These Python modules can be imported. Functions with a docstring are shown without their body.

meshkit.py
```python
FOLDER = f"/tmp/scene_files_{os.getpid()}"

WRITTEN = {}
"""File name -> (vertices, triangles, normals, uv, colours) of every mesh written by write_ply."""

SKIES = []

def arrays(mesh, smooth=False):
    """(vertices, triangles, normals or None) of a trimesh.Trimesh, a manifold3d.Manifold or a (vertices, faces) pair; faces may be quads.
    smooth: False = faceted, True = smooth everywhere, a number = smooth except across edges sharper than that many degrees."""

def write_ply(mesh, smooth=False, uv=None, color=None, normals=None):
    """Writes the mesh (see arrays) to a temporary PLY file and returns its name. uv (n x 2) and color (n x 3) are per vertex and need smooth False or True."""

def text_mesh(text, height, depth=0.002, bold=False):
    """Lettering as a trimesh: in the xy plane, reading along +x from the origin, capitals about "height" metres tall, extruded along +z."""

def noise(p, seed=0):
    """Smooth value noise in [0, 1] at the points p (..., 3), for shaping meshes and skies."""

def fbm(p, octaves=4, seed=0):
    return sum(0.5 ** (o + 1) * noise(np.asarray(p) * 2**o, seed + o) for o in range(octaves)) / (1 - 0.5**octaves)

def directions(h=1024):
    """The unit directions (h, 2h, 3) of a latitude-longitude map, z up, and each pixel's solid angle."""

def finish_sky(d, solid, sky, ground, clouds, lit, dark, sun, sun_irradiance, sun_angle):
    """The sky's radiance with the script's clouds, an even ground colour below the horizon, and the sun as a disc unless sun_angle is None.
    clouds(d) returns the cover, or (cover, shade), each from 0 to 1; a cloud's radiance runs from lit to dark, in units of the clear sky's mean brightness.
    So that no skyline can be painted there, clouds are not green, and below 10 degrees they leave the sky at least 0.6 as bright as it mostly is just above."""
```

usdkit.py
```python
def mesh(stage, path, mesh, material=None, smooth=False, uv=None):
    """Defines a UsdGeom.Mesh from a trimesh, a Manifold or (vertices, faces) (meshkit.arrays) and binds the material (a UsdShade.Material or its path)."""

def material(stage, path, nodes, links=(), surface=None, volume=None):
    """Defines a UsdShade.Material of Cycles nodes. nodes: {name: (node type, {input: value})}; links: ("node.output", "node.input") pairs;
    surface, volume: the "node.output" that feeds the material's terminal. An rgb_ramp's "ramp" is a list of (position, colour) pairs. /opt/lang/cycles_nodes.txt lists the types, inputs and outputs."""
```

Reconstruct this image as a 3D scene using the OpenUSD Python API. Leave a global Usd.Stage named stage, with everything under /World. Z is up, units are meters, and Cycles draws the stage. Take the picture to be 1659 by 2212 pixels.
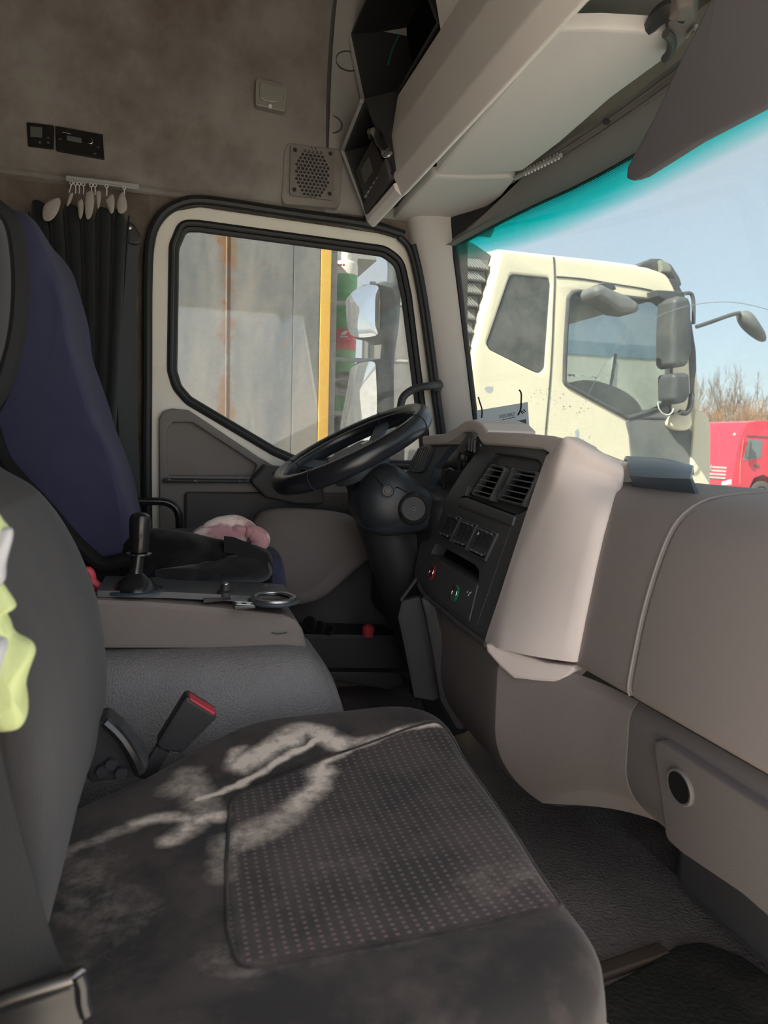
import math, random, numpy as np, trimesh, shapely, usdkit, meshkit
from shapely.geometry import Polygon
from pxr import Usd, UsdGeom, UsdLux, UsdShade, Gf, Sdf, Vt
import manifold3d as m3

random.seed(7)
rng = np.random.default_rng(11)
stage = Usd.Stage.CreateInMemory()
UsdGeom.SetStageUpAxis(stage, 'Z'); UsdGeom.SetStageMetersPerUnit(stage, 1.0)
UsdGeom.Xform.Define(stage, '/World'); UsdGeom.Scope.Define(stage, '/World/Looks')
V = lambda *a: np.array(a, float)

# ------------------------------------------------------------------ camera
FPX, CX, CY, EYE = 1560., 829.5, 1106., 2.1          # focal length in pixels of the 1659 x 2212 frame, eye height above the yard
YAW, PITCH, ROLL = map(math.radians, (16., 5.5, 1.6))
fw = V(math.sin(YAW)*math.cos(PITCH), math.cos(YAW)*math.cos(PITCH), -math.sin(PITCH))
_r = V(math.cos(YAW), -math.sin(YAW), 0); _u = np.cross(_r, fw)
rt = _r*math.cos(ROLL)+_u*math.sin(ROLL); up = -_r*math.sin(ROLL)+_u*math.cos(ROLL)
EYEP = V(0, 0, EYE)
cam = UsdGeom.Camera.Define(stage, '/World/camera')
cam.CreateHorizontalApertureAttr(36.); cam.CreateFocalLengthAttr(36.*FPX/1659.)
cam.CreateFStopAttr(9.); cam.CreateFocusDistanceAttr(1.7)
cam.CreateClippingRangeAttr(Gf.Vec2f(0.02, 2000))
cam.AddTransformOp().Set(Gf.Matrix4d(*rt, 0, *up, 0, *(-fw), 0, *EYEP, 1))
EXPOSURE = 1.75
cam.CreateExposureAttr(EXPOSURE)

# ------------------------------------------------------------------ sky and sun (sun behind the cab, to its right)
SUN = V(-.90, -.38, .98); SUN /= np.linalg.norm(SUN)
sky = UsdLux.DomeLight.Define(stage, '/World/sky')
sky_m = usdkit.material(stage, '/World/Looks/sky_look', {
    's': ('sky_texture', {'sky_type': 'multiple_scattering', 'sun_disc': False, 'sun_elevation': float(math.asin(SUN[2])), 'sun_rotation': float(math.atan2(SUN[0], SUN[1]) % (2*math.pi)), 'air_density': 1.0, 'aerosol_density': 3.5, 'ozone_density': 1.0, 'altitude': 100.}),
    'tc': ('texture_coordinate', {}), 'mp': ('mapping', {'scale': (1.5, 1.5, 5.)}), 'n': ('noise_texture', {'scale': 1.6, 'detail': 5., 'roughness': .55}),
    'rr': ('map_range', {'from_min': .45, 'from_max': .8, 'to_min': 0.72, 'to_max': .92, 'clamp': True}),
    'hz': ('mix', {'color2': (4.8, 4.5, 4.1)}),
    'b': ('background_shader', {'strength': .125})},
    [('tc.generated', 'mp.vector'), ('mp.vector', 'n.vector'), ('n.fac', 'rr.value'), ('rr.result', 'hz.fac'), ('s.color', 'hz.color1'), ('hz.color', 'b.color')], surface='b.background')
UsdShade.MaterialBindingAPI.Apply(sky.GetPrim()).Bind(sky_m)
sun = UsdLux.DistantLight.Define(stage, '/World/sun')
sun.CreateNormalizeAttr(True); sun.CreateIntensityAttr(2.3); sun.CreateAngleAttr(.6); sun.CreateColorAttr(Gf.Vec3f(1., .9, .75))
_z = SUN; _x = np.cross(V(0, 0, 1), _z); _x /= np.linalg.norm(_x); _y = np.cross(_z, _x)
sun.AddTransformOp().Set(Gf.Matrix4d(*_x, 0, *_y, 0, *_z, 0, 0, 0, 0, 1))

# ------------------------------------------------------------------ helpers: points on real planes, meshes, things
def P(x, y, X=None, Y=None, Z=None, n=None, p=None):
    """The point of a plane (X=, Y=, Z= or normal n through p) at the photograph's pixel (x, y): measures the photograph on that plane."""
    d = fw+rt*(x-CX)/FPX-up*(y-CY)/FPX
    if X is not None: t = (X-EYEP[0])/d[0]
    elif Y is not None: t = (Y-EYEP[1])/d[1]
    elif Z is not None: t = (Z-EYEP[2])/d[2]
    else: t = np.dot(np.asarray(p)-EYEP, n)/np.dot(d, n)
    return EYEP+d*t
def L(pts, **k): return np.array([P(*q, **k) for q in pts])
def unit(a): return np.asarray(a, float)/np.linalg.norm(a)
def join(*ms): return trimesh.util.concatenate([trimesh.Trimesh(*tri(m), process=False) for m in ms])
def tri(m):
    if hasattr(m, 'to_mesh'):
        q = m.to_mesh(); return np.array(q.vert_properties[:, :3], float), np.array(q.tri_verts, int)
    if isinstance(m, (tuple, list)):
        v, f = np.asarray(m[0], float), np.asarray(m[1], int)
        if f.shape[1] == 4: f = np.vstack([f[:, [0, 1, 2]], f[:, [0, 2, 3]]])
        return v, f
    return np.array(m.vertices), np.array(m.faces)
def roundpoly(p, r, k=5):
    """Fillets every corner of a 2D polygon; r is one radius or one per corner."""
    p = np.asarray(p, float); n = len(p); out = []
    rs = np.broadcast_to(r, (n,))
    for i in range(n):
        a, b, c = p[i-1], p[i], p[(i+1) % n]
        u, w = a-b, c-b; lu, lw = np.linalg.norm(u), np.linalg.norm(w)
        if lu < 1e-9 or lw < 1e-9: continue
        u, w = u/lu, w/lw
        th = math.acos(float(np.clip(u@w, -1, 1)))
        if rs[i] <= 0 or th > math.pi-.05 or th < .05: out.append(b); continue
        d = min(rs[i]/math.tan(th/2), .48*lu, .48*lw)
        p0, p1 = b+u*d, b+w*d
        for t in np.linspace(0, 1, k): out.append((1-t)**2*p0+2*t*(1-t)*b+t*t*p1)
    return np.array(out)
def inset(p, b):
    """Moves each point of a closed polygon b to its inside (counter-clockwise polygon)."""
    e = np.roll(p, -1, 0)-p; e /= np.maximum(np.linalg.norm(e, axis=1, keepdims=True), 1e-12)
    nn = np.stack([-e[:, 1], e[:, 0]], 1); m = nn+np.roll(nn, 1, 0)
    m /= np.maximum((m*m).sum(1, keepdims=True)/2, .35)
    return p+m*b
def ccw(p):
    x, y = p[:, 0], p[:, 1]
    return p if (x*np.roll(y, -1)-y*np.roll(x, -1)).sum() > 0 else p[::-1]
def plate(pts, depth, b=.003, r=0., holes=(), hr=0., n=None, k=5):
    """A slab whose front face is the polygon pts (3D, in a plane); it reaches depth behind the front, away from the camera's side (or against n). b bevels the front edge, r rounds corners."""
    pts = np.asarray(pts, float); c = pts.mean(0)
    if n is None:
        n = np.linalg.svd(pts-c)[2][2]
        if n@(EYEP-c) < 0: n = -n
    n = unit(n); u = unit(np.cross(V(0, 0, 1), n)) if abs(n[2]) < .95 else unit(np.cross(V(1, 0, 0), n)); v = np.cross(n, u)
    to2 = lambda q: np.stack([(np.asarray(q)-c)@u, (np.asarray(q)-c)@v], 1)
    to3 = lambda q, h: c+q[:, :1]*u+q[:, 1:]*v+n*h
    out = ccw(to2(pts))
    if np.any(np.asarray(r) > 0):
        rr = r if np.ndim(r) == 0 or (to2(pts)[0] == out[0]).all() else np.asarray(r)[::-1]
        out = roundpoly(out, rr, k)
    hs = [ccw(to2(h)) for h in holes]
    if hr: hs = [roundpoly(h, hr, k) for h in hs]
    meshes = []
    def wall(ring, sgn):
        steps = [(b, 0), (b*.3, -b*.3), (0, -b), (0, -depth)] if b else [(0, 0), (0, -depth)]
        rings = [to3(inset(ring, sgn*i) if i else ring, h) for i, h in steps]
        vv = np.vstack(rings); m = len(ring); f = []
        a = np.arange(m); nx = (a+1) % m
        for s in range(len(rings)-1):
            q = np.stack([s*m+a, (s+1)*m+a, (s+1)*m+nx, s*m+nx], 1)
            f.append(q if sgn > 0 else q[:, ::-1])
        meshes.append(trimesh.Trimesh(*tri((vv, np.vstack(f))), process=False))
    wall(out, 1)
    for h in hs: wall(h, -1)
    for hgt, i, flip in ((0, b, False), (-depth, 0, True)):
        poly = Polygon(inset(out, i) if i else out, [inset(h, -i) if i else h for h in hs])
        if not poly.is_valid: poly = poly.buffer(0)
        for g in getattr(poly, 'geoms', [poly]):
            v2, f2 = trimesh.creation.triangulate_polygon(g, engine='earcut')
            f2 = np.asarray(f2)
            a2 = v2[f2]; s = (a2[:, 1, 0]-a2[:, 0, 0])*(a2[:, 2, 1]-a2[:, 0, 1])-(a2[:, 1, 1]-a2[:, 0, 1])*(a2[:, 2, 0]-a2[:, 0, 0])
            f2 = np.where((s > 0)[:, None], f2, f2[:, ::-1])
            meshes.append(trimesh.Trimesh(to3(np.asarray(v2), hgt), f2[:, ::-1] if flip else f2, process=False))
    m = trimesh.util.concatenate(meshes); m.merge_vertices(digits_vertex=6); return m
def box(c, s, r=.004, rz=0.):
    """A box with rounded edges: centre c, size s."""
    s = np.asarray(s, float); r = min(r, .49*min(s))
    sp = m3.Manifold.sphere(r, 8)
    h = s/2-r
    m = m3.Manifold.batch_hull([sp.translate([a*h[0], e*h[1], g*h[2]]) for a in (-1, 1) for e in (-1, 1) for g in (-1, 1)])
    if rz: m = m.rotate([0, 0, rz])
    return m.translate([float(x) for x in c])
def spline(p, n):
    from scipy.interpolate import CubicSpline
    p = np.asarray(p, float); t = np.r_[0, np.cumsum(np.maximum(np.linalg.norm(np.diff(p, axis=0), axis=1), 1e-9)**.5)]
    return CubicSpline(t, p, bc_type='natural')(np.linspace(0, t[-1], n))
def frames(p):
    t = np.gradient(p, axis=0); t /= np.linalg.norm(t, axis=1, keepdims=True)+1e-12
    a = np.cross(t[0], V(0, 0, 1) if abs(t[0][2]) < .9 else V(1, 0, 0)); a = unit(a); A = [a]
    for i in range(1, len(p)):
        a = A[-1]-t[i]*(A[-1]@t[i]); A.append(unit(a))
    A = np.array(A); return t, A, np.cross(t, A)
def tube(p, r, n=10, closed=False):
    """A round bar along the points p; r one radius or one per point."""
    p = np.asarray(p, float); t, a, b = frames(p)
    if closed:
        t = np.roll(p, -1, 0)-np.roll(p, 1, 0); t /= np.linalg.norm(t, axis=1, keepdims=True)
        ax = np.linalg.svd(p-p.mean(0))[2][2]; a = np.tile(ax, (len(p), 1)); b = np.cross(t, a)
    ang = np.arange(n)*2*math.pi/n; r = np.broadcast_to(r, (len(p),))
    v = p[:, None]+r[:, None, None]*(np.cos(ang)[None, :, None]*a[:, None]+np.sin(ang)[None, :, None]*b[:, None])
    return loft(v, True, closed)
def loft(rings, closed=True, loop=False, caps=True):
    """A skin over rings of equal point count. closed: each ring is a loop; loop: the last ring meets the first."""
    rings = np.asarray(rings, float); m, n = rings.shape[:2]
    i = np.arange(m if loop else m-1); j = np.arange(n if closed else n-1)
    I, J = np.meshgrid(i, j, indexing='ij'); I2, J2 = (I+1) % m, (J+1) % n
    f = np.stack([I*n+J, I*n+J2, I2*n+J2, I2*n+J], -1).reshape(-1, 4)
    v = rings.reshape(-1, 3); f = np.vstack([f[:, [0, 1, 2]], f[:, [0, 2, 3]]])
    if closed and not loop and caps:
        k = len(v); v = np.vstack([v, rings[0].mean(0), rings[-1].mean(0)]); a = np.arange(n); nx = (a+1) % n
        f = np.vstack([f, np.stack([nx, a, np.full(n, k)], 1), np.stack([(m-1)*n+a, (m-1)*n+nx, np.full(n, k+1)], 1)])
    mm = trimesh.Trimesh(v, f, process=False)
    if closed: trimesh.repair.fix_normals(mm)
    return mm
def sheet(grid, t=.004):
    """A sheet through a grid of points (m, n, 3), t thick."""
    g = np.asarray(grid, float); du, dv = np.gradient(g, axis=0), np.gradient(g, axis=1)
    nn = np.cross(du, dv); nn /= np.linalg.norm(nn, axis=-1, keepdims=True)+1e-12
    a, b = g+nn*t/2, g-nn*t/2
    rings = np.concatenate([a, b[:, ::-1]], 1)
    m, n = rings.shape[:2]
    mm = loft(rings, True, caps=False)
    w = g.shape[1]; extra = []
    for s in (0, m-1):
        for j in range(w-1): extra.append([s*n+j, s*n+j+1, s*n+n-2-j, s*n+n-1-j])
    v, f = np.array(mm.vertices), np.array(mm.faces)
    e = np.array(extra); f = np.vstack([f, e[:, [0, 1, 2]], e[:, [0, 2, 3]]])
    mm = trimesh.Trimesh(v, f, process=False); trimesh.repair.fix_normals(mm); return mm
def lathe(prof, o, ax, n=28):
    """Revolves (radius, height) pairs about the axis ax through o."""
    ax = unit(ax); a = unit(np.cross(ax, V(0, 0, 1) if abs(ax[2]) < .9 else V(1, 0, 0))); b = np.cross(ax, a)
    ang = np.arange(n)*2*math.pi/n; d = np.cos(ang)[:, None]*a+np.sin(ang)[:, None]*b
    return loft([np.asarray(o)+d*max(r, 1e-5)+ax*h for r, h in prof], True)
def inflate(pts, T, n=None, rings=14, wr=(0, 8), flat=1., seed=0, dense=4, pw=.5):
    """A soft closed body with the outline pts (3D, star-shaped), T thick on each side of its plane; wr: (height, frequency) of its folds."""
    pts = np.asarray(pts, float); c = pts.mean(0)
    if n is None:
        n = np.linalg.svd(pts-c)[2][2]
        if n@(EYEP-c) < 0: n = -n
    n = unit(n); q = spline(np.vstack([pts, pts[:1]]), len(pts)*dense+1)[:-1]
    R = []
    ss = np.sin(np.linspace(0, math.pi/2, rings))
    for s, side in [(s, 1) for s in ss[1:]]+[(s, -1) for s in ss[::-1][1:-1]]:
        p = c+(q-c)*s; h = T*(1-s**2.2)**pw*(flat if side < 0 else 1)
        d = (meshkit.fbm(p*wr[1]+seed, 3)-.5)*wr[0]*(1-s**6)
        R.append(p+n*(side*h+d[:, None]*side if np.ndim(d) else 0))
    return loft(R, True)
names = {}
def numbered(parent, name):
    k = names.setdefault(parent, {}); i = k.get(name, 0); k[name] = i+1
    return name if i == 0 else f'{name}_{i:03d}'
BASE = {}
def data(prim, **k):
    for a, b in k.items():
        if b: prim.SetCustomDataByKey(a, b)
def thing(name, label, cat, base=(0, 0, 0), group=None, kind=None):
    path = '/World/'+numbered('/World', name); x = UsdGeom.Xform.Define(stage, path)
    x.AddTranslateOp().Set(Gf.Vec3d(*map(float, base))); BASE[path] = np.asarray(base, float)
    data(x.GetPrim(), label=label, category=cat, group=group, kind=kind); return path
def part(parent, name, m, mat, smooth=32, label=None, kind=None, attrs=None):
    """A mesh prim under a thing or a part (world coordinates in, the thing's own coordinates stored)."""
    path = parent+'/'+numbered(parent, name)
    top = '/'.join(parent.split('/')[:3])
    v, f = tri(m); me = trimesh.Trimesh(v-BASE.get(top, 0), f, process=False)
    g = usdkit.mesh(stage, path, me, LOOK[mat], smooth=smooth)
    for k, a in (attrs or {}).items():
        UsdGeom.PrimvarsAPI(g).CreatePrimvar(k, Sdf.ValueTypeNames.FloatArray, 'vertex').Set(Vt.FloatArray.FromNumpy(np.asarray(a, np.float32)))
    data(g.GetPrim(), label=label, kind=kind); return path
def single(name, m, mat, label, cat, group=None, kind=None, smooth=32, attrs=None):
    """A thing that is one mesh."""
    v, f = tri(m); base = (v.min(0)+v.max(0))/2; base[2] = v[:, 2].min()
    path = '/World/'+numbered('/World', name)
    g = usdkit.mesh(stage, path, trimesh.Trimesh(v-base, f, process=False), LOOK[mat], smooth=smooth)
    UsdGeom.Xformable(g).AddTranslateOp().Set(Gf.Vec3d(*map(float, base)))
    data(g.GetPrim(), label=label, category=cat, group=group, kind=kind); return path

# ------------------------------------------------------------------ materials
LOOK = {}
def srgb(r, g, b): return tuple(((c/255)/12.92 if c/255 <= .04045 else ((c/255+.055)/1.055)**2.4) for c in (r, g, b))
def mat(name, col, rough=.5, spec=.5, metal=0., bump=None, mottle=None, sheen=0., coat=0., emit=None, vor=None):
    """A plain surface: bump (scale, strength), mottle (scale, second colour, low, high) = wear or dirt by noise; vor (scale, strength) leather-like grain."""
    N = {'p': ('principled_bsdf', {'base_color': col, 'roughness': rough, 'specular_ior_level': spec, 'metallic': metal, 'sheen_weight': sheen, 'coat_weight': coat, 'coat_roughness': .15})}
    K = []
    N['tc'] = ('geometry', {})
    if mottle:
        s, c2, lo, hi = mottle
        N['n'] = ('noise_texture', {'scale': s, 'detail': 6., 'roughness': .6}); N['r'] = ('rgb_ramp', {'ramp': [(0, col), (lo, col), (hi, c2), (1, c2)]})
        K += [('tc.position', 'n.vector'), ('n.fac', 'r.fac'), ('r.color', 'p.base_color')]
    if bump:
        N['bn'] = ('noise_texture', {'scale': bump[0], 'detail': 3.}); N['b'] = ('bump', {'strength': bump[1], 'distance': .002})
        K += [('tc.position', 'bn.vector'), ('bn.fac', 'b.height'), ('b.normal', 'p.normal')]
    if vor:
        N['bn'] = ('voronoi_texture', {'scale': vor[0], 'feature': 'smooth_f1'}); N['b'] = ('bump', {'strength': vor[1], 'distance': .002})
        K += [('tc.position', 'bn.vector'), ('bn.distance', 'b.height'), ('b.normal', 'p.normal')]
    if emit: N['p'][1].update(emission_color=emit[0], emission_strength=emit[1])
    LOOK[name] = usdkit.material(stage, '/World/Looks/'+name, N, K, surface='p.BSDF'); return name
mat('headliner_felt', (.285, .262, .238), .95, .1, mottle=(5., (.16, .13, .112), .40, .72), bump=(500, .35), sheen=.2)
mat('pillar_carpet', (.22, .18, .15), .95, .1, mottle=(14., (.15, .12, .10), .4, .7), bump=(600, .5))
mat('grey_liner', (.34, .33, .31), .75, .3, bump=(900, .1))
mat('beige_plastic', (.63, .545, .50), .62, .4, vor=(900, .18), mottle=(4., (.58, .50, .455), .45, .8))
mat('shelf_plastic', (.79, .745, .70), .6, .4, vor=(900, .15))
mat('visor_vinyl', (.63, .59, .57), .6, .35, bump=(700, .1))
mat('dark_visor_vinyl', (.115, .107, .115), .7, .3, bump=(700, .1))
mat('header_plastic', (.20, .195, .19), .6, .4, vor=(1100, .2))
mat('pillar_plastic', (.58, .54, .51), .62, .4, vor=(900, .18))
mat('lower_plastic', (.115, .10, .094), .6, .4, vor=(1100, .22))
mat('grey_plastic', (.205, .174, .16), .58, .42, vor=(1100, .25))
mat('dark_grey_plastic', (.072, .067, .066), .6, .4, vor=(1100, .2))
mat('door_plastic', (.21, .19, .178), .65, .35, vor=(1000, .2))
mat('console_top', (.10, .10, .105), .38, .5, vor=(1200, .12))
mat('black_plastic', (.028, .028, .029), .5, .45, vor=(1200, .15))
mat('vent_plastic', (.13, .13, .13), .35, .5)
mat('charcoal_plastic', (.075, .074, .073), .48, .45, vor=(1200, .15))
mat('blue_black_plastic', (.05, .062, .074), .5, .5, vor=(1200, .12))
mat('switch_plastic', (.04, .04, .041), .42, .5)
mat('column_plastic', (.022, .026, .031), .42, .5, vor=(1200, .12))
mat('gloss_black', (.012, .012, .013), .22, .5)
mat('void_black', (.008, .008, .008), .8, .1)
mat('rubber', (.016, .017, .018), .5, .4)
mat('cream_paint', (.84, .80, .70), .38, .5, mottle=(9., (.72, .68, .58), .55, .85))
mat('black_leather', (.014, .015, .018), .27, .6, vor=(700, .1))
mat('chrome', (.75, .75, .74), .18, .5, metal=1.)
mat('steel', (.45, .45, .44), .35, .5, metal=1.)
mat('white_plastic', (.68, .66, .62), .5, .4)
mat('lamp_lens', (.26, .255, .22), .3, .5)
mat('screen_glass', (.10, .11, .10), .25, .5)
mat('curtain_cloth', (.014, .016, .017), .9, .15, bump=(300, .3), sheen=.15)
mat('curtain_lining', (.34, .31, .28), .9, .15, bump=(300, .3))
mat('navy_cloth', (.042, .043, .082), .95, .05, bump=(350, .4), sheen=.05, mottle=(9., (.05, .052, .095), .4, .8))
mat('grey_cloth', (.021, .0205, .0215), .92, .15, bump=(420, .4), sheen=.1, mottle=(7., (.034, .031, .03), .4, .8))
mat('black_cloth', (.008, .008, .009), .95, .1, bump=(250, .4), sheen=.1)
mat('black_fleece', (.016, .016, .017), .95, .1, bump=(250, .5), sheen=.25)
mat('black_trim_cloth', (.01, .01, .011), .8, .2)
mat('tongue_steel', (.16, .15, .15), .3, .5, metal=1.)
mat('belt_grey', (.045, .051, .054), .6, .35, bump=(900, .4))
mat('belt_webbing', (.013, .0145, .016), .65, .3, bump=(900, .4))
mat('pink_towel', (.52, .27, .29), .95, .1, bump=(160, .8), mottle=(14., (.78, .62, .58), .48, .56), sheen=.4)
mat('pink_scrap', (.30, .22, .22), .9, .1)
mat('hivis', (.40, .45, .21), .8, .2, bump=(200, .3))
mat('reflective_tape', (.30, .30, .31), .45, .5)
mat('red_plastic', (.55, .05, .07), .45, .4)
mat('tunnel_mat', (.20, .19, .19), .62, .45, vor=(330, .9), mottle=(6., (.24, .23, .23), .4, .8))
mat('floor_rubber', (.19, .165, .15), .5, .5, vor=(190, 1.), mottle=(9., (.28, .245, .22), .45, .75))
mat('step_rubber', (.024, .024, .021), .7, .3, vor=(140, .8), mottle=(8., (.06, .05, .04), .5, .8))
mat('floor_edge', (.075, .055, .04), .7, .3)
mat('dusty_plastic', (.03, .03, .032), .5, .4, mottle=(60., (.3, .32, .33), .62, .68))
mat('mirror_glass', (.86, .88, .9), .02, .5, metal=1.)
mat('mirror_housing', (.085, .105, .118), .55, .45)
mat('yard', (.42, .40, .375), .95, .2, mottle=(.4, (.33, .31, .28), .4, .7), bump=(6, .6))
mat('truck_cream', (.80, .70, .52), .42, .5, mottle=(1.3, (.76, .67, .50), .4, .7))
mat('truck_black', (.06, .062, .065), .5, .4, mottle=(5., (.10, .10, .10), .4, .7))
mat('truck_grey_trim', (.13, .135, .135), .6, .35, mottle=(4., (.19, .185, .175), .4, .7))
mat('chip_grey', (.42, .43, .46), .7, .3)
mat('chip_dark', (.05, .05, .05), .7, .3)
mat('rib_grey', (.26, .25, .235), .65, .3)
mat('louver_grey', (.11, .105, .10), .7, .3, mottle=(6., (.15, .145, .135), .4, .7))
mat('red_paint', (.66, .035, .065), .3, .5, coat=.4)
mat('red_dusty', (.62, .22, .18), .55, .4)
mat('truck_glass', (.16, .18, .18), .08, .5)
mat('tyre', (.10, .09, .08), .85, .2)
mat('building_cream', (.80, .74, .60), .8, .2)
mat('building_blue', (.22, .34, .44), .7, .3)
mat('building_white', (.72, .73, .74), .8, .2)
mat('bark', (.27, .19, .135), .9, .1)
mat('bush_bark', (.33, .20, .12), .9, .1)
mat('bark_dark', (.19, .14, .11), .9, .1)
mat('yellow_paint', (.80, .46, .07), .5, .4, mottle=(5., (.72, .55, .10), .45, .6))
mat('steel_grey', (.34, .34, .33), .6, .4)
mat('green_paint', (.11, .36, .14), .4, .45)
mat('white_paint', (.72, .70, .62), .5, .4)
mat('label_red', (.62, .06, .07), .5, .4)
mat('grime_black', (.018, .018, .02), .8, .2, mottle=(70., (.3, .3, .3), .66, .7))
mat('weathered_white', (.52, .50, .45), .8, .2, mottle=(6., (.34, .31, .27), .45, .7))
LOOK['paper'] = usdkit.material(stage, '/World/Looks/paper', {'d': ('diffuse_bsdf', {'color': (.8, .82, .84)}), 't': ('translucent_bsdf', {'color': (.82, .84, .87)}), 'm': ('mix_closure', {'fac': .55})}, [('d.BSDF', 'm.closure1'), ('t.BSDF', 'm.closure2')], surface='m.closure')
mat('paper_band', (.20, .215, .225), .9, .1)
mat('ink', (.08, .085, .09), .9, .1)
mat('ink_white', (.62, .63, .64), .9, .1)
mat('tray_blue', (.06, .075, .095), .3, .5)
mat('ring_red', (.35, .03, .03), .3, .5)
mat('ring_green', (.02, .20, .10), .3, .5)
mat('green_edge', (.01, .14, .09), .3, .5)

LOOK['smear'] = usdkit.material(stage, '/World/Looks/smear', {'t': ('transparent_bsdf', {'color': (.9, .92, .92)}), 'd': ('translucent_bsdf', {'color': (.8, .8, .78)}), 'm': ('mix_closure', {'fac': .4})}, [('t.BSDF', 'm.closure1'), ('d.BSDF', 'm.closure2')], surface='m.closure')
def glass(name, tint, haze=.03, dirt=(.7, .68, .62), scale=5., band=None, rough=0.):
    """A window pane: tinted transparency, a mirror coat by fresnel, and dust that scatters some light. band: (z low, z high, colour) of a sun strip."""
    N = {'g': ('geometry', {}), 't': ('transparent_bsdf', {'color': tint}), 'gl': ('glossy_bsdf', {'color': (1, 1, 1), 'roughness': .02}),
         'lw': ('layer_weight', {'blend': .5}), 'pw': ('math', {'math_type': 'power', 'value2': 4.}), 'fr': ('math', {'math_type': 'multiply_add', 'value2': .7, 'value3': .035}), 'd': ('diffuse_bsdf', {'color': dirt}), 'tr': ('translucent_bsdf', {'color': dirt}), 'dm': ('mix_closure', {'fac': .5}), 'n': ('noise_texture', {'scale': scale, 'detail': 7., 'roughness': .65}),
         'r': ('map_range', {'from_min': .35, 'from_max': .75, 'to_min': haze*.35, 'to_max': haze*2., 'clamp': True}), 'm1': ('mix_closure', {}), 'm2': ('mix_closure', {})}
    K = [('lw.facing', 'pw.value1'), ('pw.value', 'fr.value1'), ('fr.value', 'm1.fac'), ('t.BSDF', 'm1.closure1'), ('gl.BSDF', 'm1.closure2'), ('g.position', 'n.vector'), ('n.fac', 'r.value'), ('r.result', 'm2.fac'), ('m1.closure', 'm2.closure1'),
         ('d.BSDF', 'dm.closure1'), ('tr.BSDF', 'dm.closure2'), ('dm.closure', 'm2.closure2')]
    if band:
        N['sx'] = ('separate_xyz', {}); N['zr'] = ('map_range', {'from_min': band[0], 'from_max': band[1], 'to_min': 0, 'to_max': 1, 'clamp': True})
        N['rp'] = ('rgb_ramp', {'ramp': [(0, tint), (.3, tuple(np.array(tint)*.4+np.array(band[2])*.6)), (.5, band[2]), (.8, tuple(np.array(band[2])*.8)), (1, tuple(np.array(band[2])*.45))]})
        K += [('g.position', 'sx.vector'), ('sx.z', 'zr.value'), ('zr.result', 'rp.fac'), ('rp.color', 't.color')]
    LOOK[name] = usdkit.material(stage, '/World/Looks/'+name, N, K, surface='m2.closure'); return name
glass('windscreen_glass', (.54, .585, .59), .03, band=(2.69, 2.815, (.0, .44, .41)))
glass('door_glass', (.54, .56, .56), .085, scale=6.)
glass('truck_window', (.6, .65, .65), .12, scale=2.)
glass('truck_window_dark', (.25, .28, .29), .35, dirt=(.45, .44, .40), scale=3.)
# ================================================================== THE CAB SHELL
FLOOR, DOORY = 1.25, 2.38
yard = trimesh.creation.box((160, 160, .2)); yard.apply_translation((40, 40, -.1))
single('ground', yard, 'yard', 'bare grey-brown dirt yard outside the cab under the parked trucks', 'ground', kind='structure', smooth=False)
# floor with a front toe board
single('floor', box((.22, 1.33, FLOOR-.04), (2.0, 2.16, .08), .01), 'floor_rubber', 'dark brown grained rubber floor of the cab below the seats', 'floor', kind='structure')
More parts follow.
